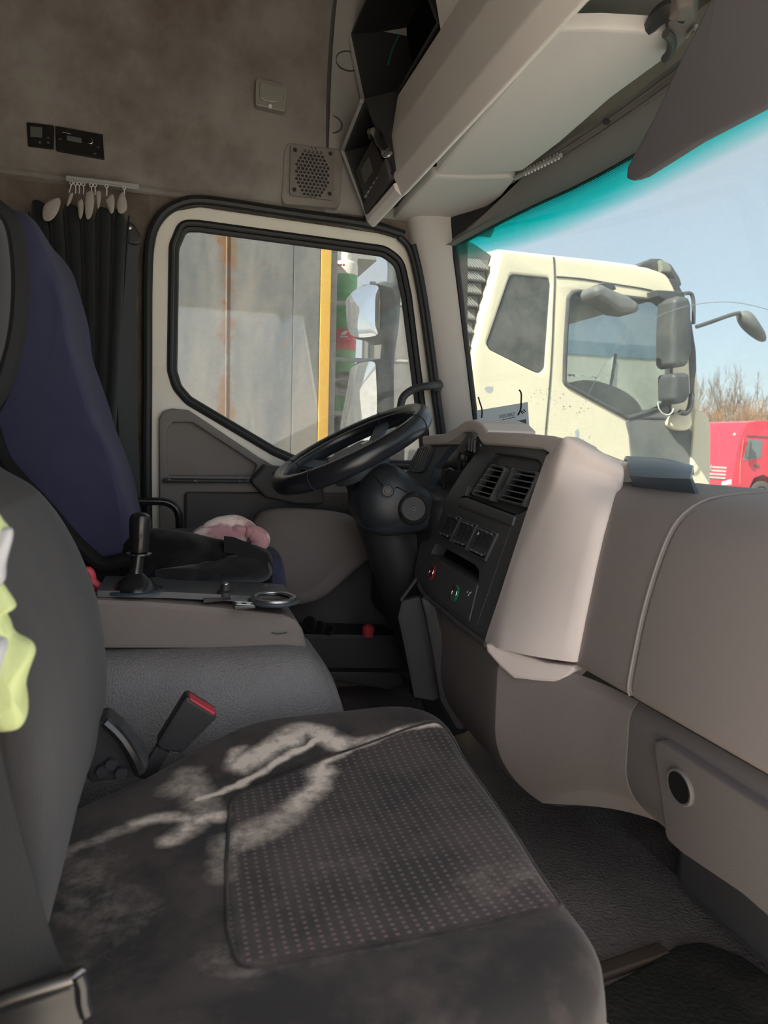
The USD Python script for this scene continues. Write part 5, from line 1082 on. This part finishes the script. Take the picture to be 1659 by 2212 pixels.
part(T, 'roof_plate', plate(L([(716, 536), (812, 548), (814, 563), (774, 560), (772, 574), (724, 560)], Y=CYY+.13), .4, .005), 'steel_grey')
part(T, 'black_box', slab(P(716, 800, Y=CYY+.05)[0], P(860, 800, Y=CYY+.05)[0], RY+.05, .9, zb-.005, .4), 'grime_black')
hc_ = P(748, 822, Y=RY-.02); a = np.linspace(0, 2*math.pi, 33)[:-1]
for k in range(3):
    single('hose_coil', tube(np.stack([hc_[0]+(.075-.006*k)*np.cos(a), hc_[1]-.02+.02*k+0*a, hc_[2]+(.030)*np.sin(a)-.018*k], 1), .010, 8, True), 'steel_grey' if k else 'rubber', ('coil of dirty hose, frontmost loop on the cylinder rack', 'coil of dirty hose, middle loop on the cylinder rack', 'coil of dirty hose, rearmost loop on the cylinder rack')[k], 'hose', 'hose loops on the cylinder rack')
# pale weathered trailer behind the mirrors
T = thing('trailer', 'pale weathered trailer side behind the side mirrors', 'trailer', (1.9, 7.2, 0))
tx0 = P(866, 760, Y=7.0)[0]
part(T, 'side_wall', slab(tx0-.05, tx0+1.6, 7.0, .7, P(884, 762, Y=7.0)[2], 2.2), 'weathered_white')
part(T, 'dark_roof_line', tube([(tx0-.06, 6.99, P(868, 765, Y=7.)[2]), (tx0+.2, 6.99, P(892, 738, Y=7.)[2])], .03, 6), 'truck_black')
part(T, 'front_post', slab(tx0-.10, tx0-.04, 6.95, .7, 3.0, .06), 'white_paint')
part(T, 'under_frame', slab(tx0-.05, tx0+1.6, 6.98, 0, P(884, 905, Y=7.0)[2], .2), 'weathered_white')

# ------------------------------------------------------------------ the cream truck
CY_ = 4.2
T = thing('cream_truck', 'cream cab truck with black trim parked ahead beyond the windscreen', 'truck', (2.6, CY_+1.2, 0))
def S(pts, dy=0.): return L(pts, Y=CY_+dy)
side = [(1084, 540), (1190, 552), (1320, 566), (1400, 577), (1438, 590), (1460, 618), (1474, 660), (1490, 740), (1498, 820), (1500, 890), (1500, 1030), (1500, 1300), (1000, 1300), (1000, 1050), (1004, 930), (1010, 850), (1022, 772), (1046, 670), (1070, 586)]
rearwin = [(1104, 592), (1186, 600), (1189, 615), (1176, 795), (1166, 806), (1150, 800), (1060, 755), (1052, 742)]
doorwin = [(1228, 645), (1236, 633), (1250, 630), (1420, 650), (1438, 664), (1452, 720), (1448, 820), (1445, 905), (1356, 903), (1219, 828), (1222, 740)]
part(T, 'side_shell', plate(S(side), .06, .02, r=.03, holes=[S(rearwin), S(doorwin)], hr=.03), 'truck_cream')
far = L([(1082, 540), (1440, 590), (1500, 700), (1500, 1300), (1000, 1300), (1000, 1050), (1050, 670)], Y=CY_)
fw_ = [np.array([far[k][0], 0, far[k][2]]) for k in range(len(far))]
fwin = np.array([(P(1236, 640, Y=CY_)[0], CY_+2.2, 2.95), (P(1440, 660, Y=CY_)[0], CY_+2.2, 2.92), (P(1500, 760, Y=CY_)[0]+.3, CY_+2.2, 2.2), (P(1236, 800, Y=CY_)[0]-.1, CY_+2.2, 2.2)])
part(T, 'far_side', plate(np.array([p+V(0, CY_+2.25, 0) for p in fw_]), .05, 0, holes=[fwin], n=(0, -1, 0)), 'truck_cream', smooth=False)
rl = S([(1084, 540), (1190, 552), (1320, 566), (1400, 577), (1438, 590), (1460, 618)])
part(T, 'roof', loft([[p+V(0, .01, -.012), p+V(0, .06, .018), p+V(0, .3, .05), p+V(0, 1.1, .07), p+V(0, 1.95, .05), p+V(0, 2.28, 0), p+V(0, 2.28, -.05), p+V(0, .01, -.05)] for p in rl]), 'truck_cream')
bl = S([(1084, 540), (1046, 670), (1010, 850), (1000, 1050), (1000, 1300)])
part(T, 'rear_wall', loft([[p+V(.0, .02, 0), p+V(.0, 2.25, 0), p+V(.04, 2.25, 0), p+V(.04, .02, 0)] for p in bl]), 'truck_cream')
fl = S([(1460, 618), (1480, 700), (1497, 820), (1500, 900), (1500, 1300)])
part(T, 'front_frame', loft([[p+V(0, .02, 0), p+V(.10, .10, 0), p+V(.04, .14, 0), p+V(-.04, .04, 0)] for p in fl]), 'truck_black')
part(T, 'front_panel', loft([[p+V(.02, .02, 0), p+V(.12, .2, 0), p+V(.15, 1.1, 0), p+V(.12, 2.1, 0), p+V(.02, 2.25, 0), p+V(-.03, 2.25, 0), p+V(-.03, .02, 0)] for p in S([(1500, 880), (1500, 1000), (1500, 1300)])]), 'truck_cream')
part(T, 'dash_inside', box((P(1440, 900, Y=CY_)[0]-.1, CY_+1.1, 2.12), (.7, 2.0, .3), .05), 'truck_black')
part(T, 'inner_roof', box((P(1250, 600, Y=CY_)[0], CY_+1.15, 3.12), (1.2, 2.1, .06), .02), 'truck_black')
part(T, 'bunk_wall', box((P(1190, 700, Y=CY_)[0]-.02, CY_+1.15, 2.55), (.05, 2.1, 1.2), .01), 'truck_black')
part(T, 'seat_back', inflate(S([(1228, 835), (1250, 822), (1310, 836), (1345, 856), (1372, 890), (1360, 920), (1240, 900)], .5), .2, pw=.3), 'truck_black')
part(T, 'steering_wheel', tube(spline(S([(1228, 832), (1290, 836), (1322, 842), (1345, 860), (1362, 868)], .45), 12), .02, 8), 'rubber')
part(T, 'rear_window', plate(S(rearwin, .012), .008, 0, r=.03), 'truck_window_dark', smooth=False)
inr = S([(1113, 628), (1122, 615), (1178, 622), (1168, 785), (1084, 750), (1076, 738)], .03); part(T, 'rear_window_frame', tube(np.vstack([roundpoly(inr[:, [0, 2]], .04, 5)[:, [0]].T, np.full(30, inr[0, 1])[None, :len(roundpoly(inr[:, [0, 2]], .04, 5))], roundpoly(inr[:, [0, 2]], .04, 5)[:, [1]].T]).T, .006, 6, True), 'louver_grey')
part(T, 'door_window', plate(S(doorwin, .012), .008, 0, r=.03), 'truck_window', smooth=False)
dw = S(doorwin, -.001); c2 = roundpoly(dw[:, [0, 2]], .04, 5); part(T, 'door_window_seal', tube(np.stack([c2[:, 0], np.full(len(c2), CY_-.002), c2[:, 1]], 1), .014, 8, True), 'truck_black')
for pth in ([(1196, 555), (1198, 600), (1196, 660), (1192, 760), (1185, 860), (1178, 940), (1174, 1020)], [(1202, 598), (1260, 603), (1340, 616), (1400, 626), (1446, 640)]):
    part(T, 'door_gap', tube(spline(S(pth, -.0), 20), .006, 6), 'truck_black')
part(T, 'window_mullion', tube(S([(1330, 765), (1319, 836)], .6), .012, 6), 'louver_grey')
part(T, 'quarter_divider', tube(spline(S([(1355, 903), (1400, 890), (1442, 872)], -.005), 8), .016, 8), 'truck_black')
part(T, 'lower_cladding', plate(S([(1352, 908), (1442, 876), (1500, 938), (1500, 960), (1494, 1060), (1490, 1150), (1365, 1150), (1364, 990), (1360, 940)], -.012), .02, .006, r=.02), 'truck_grey_trim')
part(T, 'fairing', plate(S([(1502, 884), (1520, 888), (1532, 900), (1536, 930), (1534, 1060), (1530, 1160), (1488, 1160), (1494, 1000), (1498, 940)], -.03), .10, .012, r=.02), 'truck_cream')
part(T, 'fairing', plate(S([(1498, 800), (1506, 806), (1512, 886), (1500, 890)], -.01), .10, .008, r=.01), 'truck_cream')
part(T, 'mirror_foot', inflate(S([(1446, 900), (1480, 888), (1490, 905), (1486, 925), (1462, 930), (1440, 918)], -.03), .05, pw=.35), 'truck_cream')
part(T, 'windscreen_pillar', plate(S([(1446, 600), (1462, 603), (1480, 640), (1496, 700), (1505, 760), (1506, 800), (1500, 860), (1494, 870), (1486, 700), (1468, 650)], -.01), .12, .012, r=.01), 'truck_black')
part(T, 'roof_visor', plate(S([(1378, 576), (1392, 564), (1410, 557), (1430, 558), (1452, 570), (1470, 598), (1476, 618), (1462, 620), (1440, 592), (1420, 586)], .02), 2.0, .02, r=.02), 'truck_black')
part(T, 'marker_lamp', plate(S([(1426, 560), (1444, 565), (1452, 578), (1450, 588), (1430, 586)], -.01), .08, .012, r=.012), 'mirror_glass' if False else 'lamp_lens')
# its mirrors
def mir(name, px, y, d, m='truck_black'): return part(T, name, plate(S(px, y), d, .03, r=.035), m, smooth=45)
mir('kerb_mirror', [(1283, 628), (1290, 615), (1306, 613), (1330, 626), (1362, 638), (1380, 652), (1387, 670), (1370, 676), (1340, 672), (1308, 652), (1290, 642)], -.26, .16, 'truck_grey_trim')
part(T, 'kerb_mirror_mount', plate(S([(1300, 612), (1308, 608), (1326, 611), (1334, 625), (1312, 628)], -.14), .14, .01, r=.01), 'truck_black')
mir('main_mirror', [(1456, 648), (1466, 638), (1490, 640), (1496, 660), (1497, 760), (1488, 790), (1462, 794), (1452, 786), (1452, 720)], -.24, .16)
mir('wide_mirror', [(1454, 806), (1492, 804), (1494, 850), (1486, 868), (1462, 874), (1454, 860)], -.24, .15)
part(T, 'mirror_bracket', plate(S([(1418, 626), (1440, 627), (1480, 630), (1480, 642), (1456, 646), (1452, 656), (1420, 640)], -.12), .10, .008, r=.006), 'truck_black')
part(T, 'mirror_arm', tube(spline(S([(1480, 634), (1492, 634), (1497, 645), (1498, 700)], -.2), 12), .012, 8), 'truck_black')
part(T, 'mirror_arm', tube(spline(S([(1494, 850), (1490, 880), (1482, 892), (1468, 890)], -.2), 12), .018, 8), 'truck_black')
part(T, 'mirror_arm', tube(S([(1424, 872), (1450, 840)], -.1), .010, 8), 'truck_grey_trim')
lw = spline(S([(1421, 868), (1424, 884), (1438, 896), (1452, 890), (1456, 860), (1450, 830)], -.18), 20); part(T, 'plastic_wrap', tube(lw, .004, 5), 'white_plastic')
part(T, 'front_mirror_arm', tube(spline(L([(1504, 706), (1540, 694), (1580, 680), (1598, 676)], Y=CY_+.1), 14), .014, 8), 'truck_black')
part(T, 'front_mirror', inflate(L([(1594, 678), (1604, 672), (1614, 673), (1634, 700), (1650, 728), (1650, 738), (1636, 732), (1612, 712), (1598, 692)], Y=CY_+.12), .06, pw=.4), 'truck_grey_trim')
# chipped paint
for name, pts in (('paint_chip', [(1046, 838), (1056, 834), (1066, 836), (1064, 846), (1058, 850), (1050, 846)]), ('paint_chip', [(1242, 932), (1248, 926), (1252, 935), (1250, 948), (1244, 946)])):
    part(T, name, plate(S(pts, -.0008), .002, 0), 'chip_grey', smooth=False)
rr = random.Random(5); bits = []
for k in range(90):
    cxx, cyy = rr.choice([(1215, 872, ), (1170, 850), (1258, 948), (1290, 826), (1262, 880), (1240, 960)]); x, y = cxx+rr.gauss(0, 14), cyy+rr.gauss(0, 9)
    c = P(x, y, Y=CY_-.001); r = rr.uniform(.001, .0045)
    bits.append(trimesh.Trimesh([c+V(-r, 0, 0), c+V(r*.6, 0, -r), c+V(r, 0, r*.7), c+V(-r*.2, 0, r)], [[0, 1, 2], [0, 2, 3]], process=False))
part(T, 'paint_specks', trimesh.util.concatenate(bits), 'chip_dark', smooth=False, kind='stuff')
bits = []
for k in range(46):
    x = rr.uniform(1226, 1318); y = 810+(x-1226)*.09+rr.gauss(0, 1.5); c = P(x, y, Y=CY_+.008); r = rr.uniform(.004, .012)
    bits.append(trimesh.Trimesh([c+V(-r, 0, 0), c+V(r*.6, 0, -r*.5), c+V(r, 0, r*.4), c+V(-r*.2, 0, r*.5)], [[0, 1, 2], [0, 2, 3]], process=False))
part(T, 'sticker_scraps', trimesh.util.concatenate(bits), 'chip_grey', smooth=False, kind='stuff')
part(T, 'chassis', box((2.4, CY_+1.2, .9), (2.6, .9, .5), .02), 'truck_black')
for wx in (2.9,):
    part(T, 'wheel', lathe([(.5, -.14), (.5, .14), (.3, .15), (.28, .05), (0, .05)], (wx, CY_+.18, .5), (0, -1, 0), 32), 'tyre')
# ribbed louvre stack behind its cab
T = thing('air_louvre', 'dark ribbed louvre wall between the A pillar and the cream cab', 'louvre', (1.75, 4.8, .8))
LY = 4.30
re_ = S([(1080, 540), (1043, 670), (1007, 850), (1001, 930), (997, 1050), (997, 1300)], .1)   # the cab's slanting rear edge
edge = lambda z: np.interp(z, re_[::-1, 2], re_[::-1, 0])-.03
zz = np.linspace(.8, 3.30, 20)
part(T, 'backing', plate(np.array([(1.60, LY+.05, .8)]+[(edge(z), LY+.05, z) for z in zz]+[(edge(3.3)-.12, LY+.05, 3.36), (1.66, LY+.05, 3.40), (1.60, LY+.05, 3.32)]), 2.0, .01, n=(0, -1, 0)), 'louver_grey')
zt_ = [P(1040, y, Y=LY)[2] for y in (556, 583, 609, 637, 665, 693, 722, 752, 785, 820, 858, 900)]
for k in range(len(zt_)-1):
    z1, z0 = zt_[k]-.010, zt_[k+1]
    part(T, 'louvre_band', loft([[(x, LY+.04, z0), (x, LY+.04, z1), (x, LY+.012, z1), (x, LY-.012, z0)] for x in (1.605, edge(z0)-.01)]), 'louver_grey', smooth=False)
    rb_ = []
    for i in range(44):
        x = 1.61+.019*i
        if x+.05 < edge(z0)-.01: rb_.append(tube([(x, LY+.004, z1-.006), (x+.05, LY-.022, z0+.006)], .0055, 4))
    part(T, 'rib_row', join(*rb_), 'rib_grey', smooth=False, kind='stuff')

# far cream and blue building seen through the cream cab
T = thing('warehouse', 'distant cream warehouse with a blue top band seen through the cream cab windows', 'building', (22, 30, 0))
BY = 30.
def B(pts): return L(pts, Y=BY)
zc = [P(1225, y, Y=BY)[2] for y in (749, 757)]
x0, x1 = P(1150, 800, Y=BY)[0], P(1449, 800, Y=BY)[0]
zt2, zm = P(1340, 742, Y=BY)[2], P(1340, 772, Y=BY)[2]
part(T, 'wall', box(((x0+x1)/2, BY+4, zm/2), (x1-x0, 8, zm), .02), 'building_cream')
part(T, 'top_band', box(((x0+x1)/2, BY+4, (zm+zt2)/2), (x1-x0+.1, 8.1, zt2-zm), .02), 'building_blue')
part(T, 'downpipe', box((P(1322, 800, Y=BY)[0], BY-.06, zm/2), (.12, .1, zm), .02), 'building_white')
part(T, 'corner_strip', box((x1+.05, BY, zm/2), (.3, .3, zm), .02), 'building_white')
part(T, 'plinth', box(((x0+x1)/2, BY-.1, .55), (x1-x0, .3, 1.1), .02), 'building_blue')

# ------------------------------------------------------------------ the red truck
RYY = 22.
xf = P(1590, 980, Y=RYY)[0]
T = thing('red_truck', 'red cab truck with grey grille parked far off facing left', 'truck', (xf+1.5, RYY+1.2, 0))
ztop = P(1600, 910, Y=RYY)[2]
prof_ = np.array([(xf-.05, .75), (xf-.08, 1.3), (xf-.04, 1.75), (xf+.06, 2.4), (xf+.28, ztop-.22), (xf+.42, ztop-.03), (xf+.9, ztop+.05), (xf+2.4, ztop+.10), (xf+2.45, ztop-.1), (xf+2.45, .8), (xf+1.9, .8), (xf+1.7, 1.15), (xf+1.3, 1.28), (xf+.9, 1.15), (xf+.72, .75)])
part(T, 'cab', plate(np.array([(x, RYY, z) for x, z in prof_]), 2.45, .06, n=(0, -1, 0)), 'red_paint', smooth=40)
wsn = V(-1, 0, .20)
part(T, 'windscreen', plate(np.array([(xf+.01, RYY+.12, 1.78), (xf+.01, RYY+2.35, 1.78), (xf+.185, RYY+2.3, 2.62), (xf+.185, RYY+.15, 2.62)]), .02, .01, n=wsn), 'truck_glass')
part(T, 'sun_band', plate(np.array([(xf+.20, RYY+.05, 2.66), (xf+.20, RYY+2.4, 2.66), (xf+.30, RYY+2.4, 2.95), (xf+.30, RYY+.05, 2.95)]), .05, .02, n=wsn), 'red_paint')
part(T, 'sun_lamp', lathe([(.05, 0), (.03, .03), (0, .03)], V(xf+.18, RYY+.35, 2.76), (-1, 0, .2), 12), 'white_plastic')
part(T, 'side_window', plate(np.array([(xf+.32, RYY-.01, 1.8), (xf+1.10, RYY-.01, 1.92), (xf+1.15, RYY-.01, 2.55), (xf+.50, RYY-.01, 2.6)]), .02, .005, r=.06), 'truck_glass')
part(T, 'side_mirror', box((xf+.42, RYY-.14, 2.2), (.16, .14, .62), .05), 'truck_black')
part(T, 'roof_line', tube([(xf+.4, RYY-.01, 2.72), (xf+2.4, RYY-.01, 2.66)], .02, 6), 'truck_black')
part(T, 'door_gap', tube([(xf+.28, RYY-.005, 2.6), (xf+.22, RYY-.005, 1.7), (xf+.26, RYY-.005, .95)], .01, 6), 'red_dusty')
part(T, 'door_handle', box((xf+.95, RYY-.015, 1.62), (.20, .04, .08), .015), 'truck_black')
part(T, 'grille', plate(np.array([(xf-.075, RYY+.35, 1.05), (xf-.075, RYY+2.1, 1.05), (xf-.045, RYY+2.1, 1.62), (xf-.045, RYY+.3, 1.62)]), .04, .01, n=(-1, 0, .05)), 'truck_black')
for k in range(4):
    part(T, 'grille_slat', box((xf-.085+.006*k, RYY+1.22, 1.12+.13*k), (.04, 1.75, .07), .015), 'steel_grey')
sc_ = V(xf-.12, RYY+1.22, 1.50); a = np.linspace(0, 2*math.pi, 25)[:-1]
part(T, 'star_emblem', join(tube(np.stack([np.full(24, sc_[0]), sc_[1]+.14*np.cos(a), sc_[2]+.14*np.sin(a)], 1), .014, 6, True), *[tube([sc_, sc_+V(0, .14*math.sin(t), .14*math.cos(t))], .014, 6) for t in (0, 2.094, 4.189)]), 'chrome')
part(T, 'headlight', plate(np.array([(xf-.10, RYY+.05, .92), (xf-.10, RYY+.5, .85), (xf-.09, RYY+.5, .98), (xf-.08, RYY+.05, 1.12)]), .05, .015, n=(-1, -.1, 0)), 'white_plastic')
part(T, 'bumper', box((xf+.10, RYY+1.22, .55), (.5, 2.45, .42), .06), 'red_dusty')
wl = part(T, 'wheel', lathe([(.52, -.15), (.53, .12), (.48, .15), (.34, .15), (.30, .06), (.12, .04), (.10, .10), (0, .10)], (xf+1.28, RYY+.16, .53), (0, -1, 0), 40), 'tyre')
part(wl, 'rim', lathe([(.30, 0), (.28, .03), (.14, .0), (.11, .05), (0, .05)], (xf+1.28, RYY+.06, .53), (0, -1, 0), 30), 'louver_grey')
part(T, 'side_skirt', box((xf+3.0, RYY+1.22, .85), (2.4, 2.4, .5), .05), 'steel_grey')

# ------------------------------------------------------------------ bare trees behind the red truck
def bare_tree(name, label, base, h, seed, spread=1., m='bark', depth=5, n0=5, group=None, sq=.62):
    r = random.Random(seed); tubes = []; sm_ = []
    def grow(p, d, ln, rad, lv):
        pts = [p]; dd = d
        for k in range(3):
            dd = unit(dd+V(r.gauss(0, .12), r.gauss(0, .12), r.gauss(.05, .08))); pts.append(pts[-1]+dd*ln/3)
        tubes.append((np.array(pts), np.linspace(rad, rad*.6, 4)))
        if lv == 0: return
        for k in range(r.choice((2, 3, 3)) if lv > 1 else 3):
            t = r.uniform(.35, 1); q = pts[int(t*3)]; az = r.uniform(0, 2*math.pi); sp = r.uniform(.35, .8)*spread
            nd = unit(dd+sp*V(math.cos(az), math.sin(az), r.uniform(-.1, .5))); grow(q, nd, ln*r.uniform(.55, .8), rad*.55, lv-1)
    b = np.asarray(base, float)*0
    for k in range(n0): grow(b+V(r.gauss(0, .2), r.gauss(0, .2), 0), unit(V(r.gauss(0, .22*spread), r.gauss(0, .22*spread), 1)), h*.36, .10 if n0 < 4 else .06, depth)
    f_ = h/max(p[:, 2].max() for p, _ in tubes); tubes = [(p*V(f_*sq, f_*sq, f_)+np.asarray(base), q) for p, q in tubes]
    T = thing(name, label, 'tree', base, group); th = [tube(p, rr_, 3) for p, rr_ in tubes if rr_[0] > .018]; tw = [tube(p, np.maximum(rr_, .008), 3) for p, rr_ in tubes if rr_[0] <= .018]
    if th: part(T, 'branches', join(*th), m, smooth=False)
    if tw: part(T, 'twigs', join(*tw), m, smooth=False, kind='stuff')
tl = [((1516, 50., 8.6), 1, 'bark', 'tall thin bare tree just right of the cream truck'), ((1552, 47., 9.0), 2, 'bark_dark', 'tall bare tree with fine twigs above the red truck windscreen'), ((1592, 55., 9.2), 3, 'bark', 'bare tree rising above the red truck side window'), ((1634, 49., 9.0), 4, 'bark_dark', 'tall bare tree at the right edge above the red truck'), ((1672, 58., 9.6), 5, 'bark', 'bare tree partly cut by the right edge of the view')]
for (px_, Y_, h_), sd, m_, lb2 in tl:
    x_ = P(px_, 975, Y=Y_)[0]; bare_tree('bare_tree', lb2, (x_, Y_, 0), h_, sd, .8, m_, 5, 2, 'bare trees behind the red truck')
sl = [((1528, 40., 5.8), 11, 'dense rusty brown leafless bush beside the cream truck mirror'), ((1566, 43., 6.2), 12, 'dense rusty brown leafless bush in the middle above the red roof'), ((1606, 40., 5.8), 13, 'dense brown leafless bush above the red truck door'), ((1648, 43., 5.8), 14, 'dense brown leafless bush near the right edge')]
for (px_, Y_, h_), sd, lb2 in sl:
    x_ = P(px_, 975, Y=Y_)[0]; bare_tree('bare_bush', lb2, (x_, Y_, 0), h_, sd, 1.15, 'bush_bark', 5, 10, 'leafless bushes behind the red truck', 1.0)
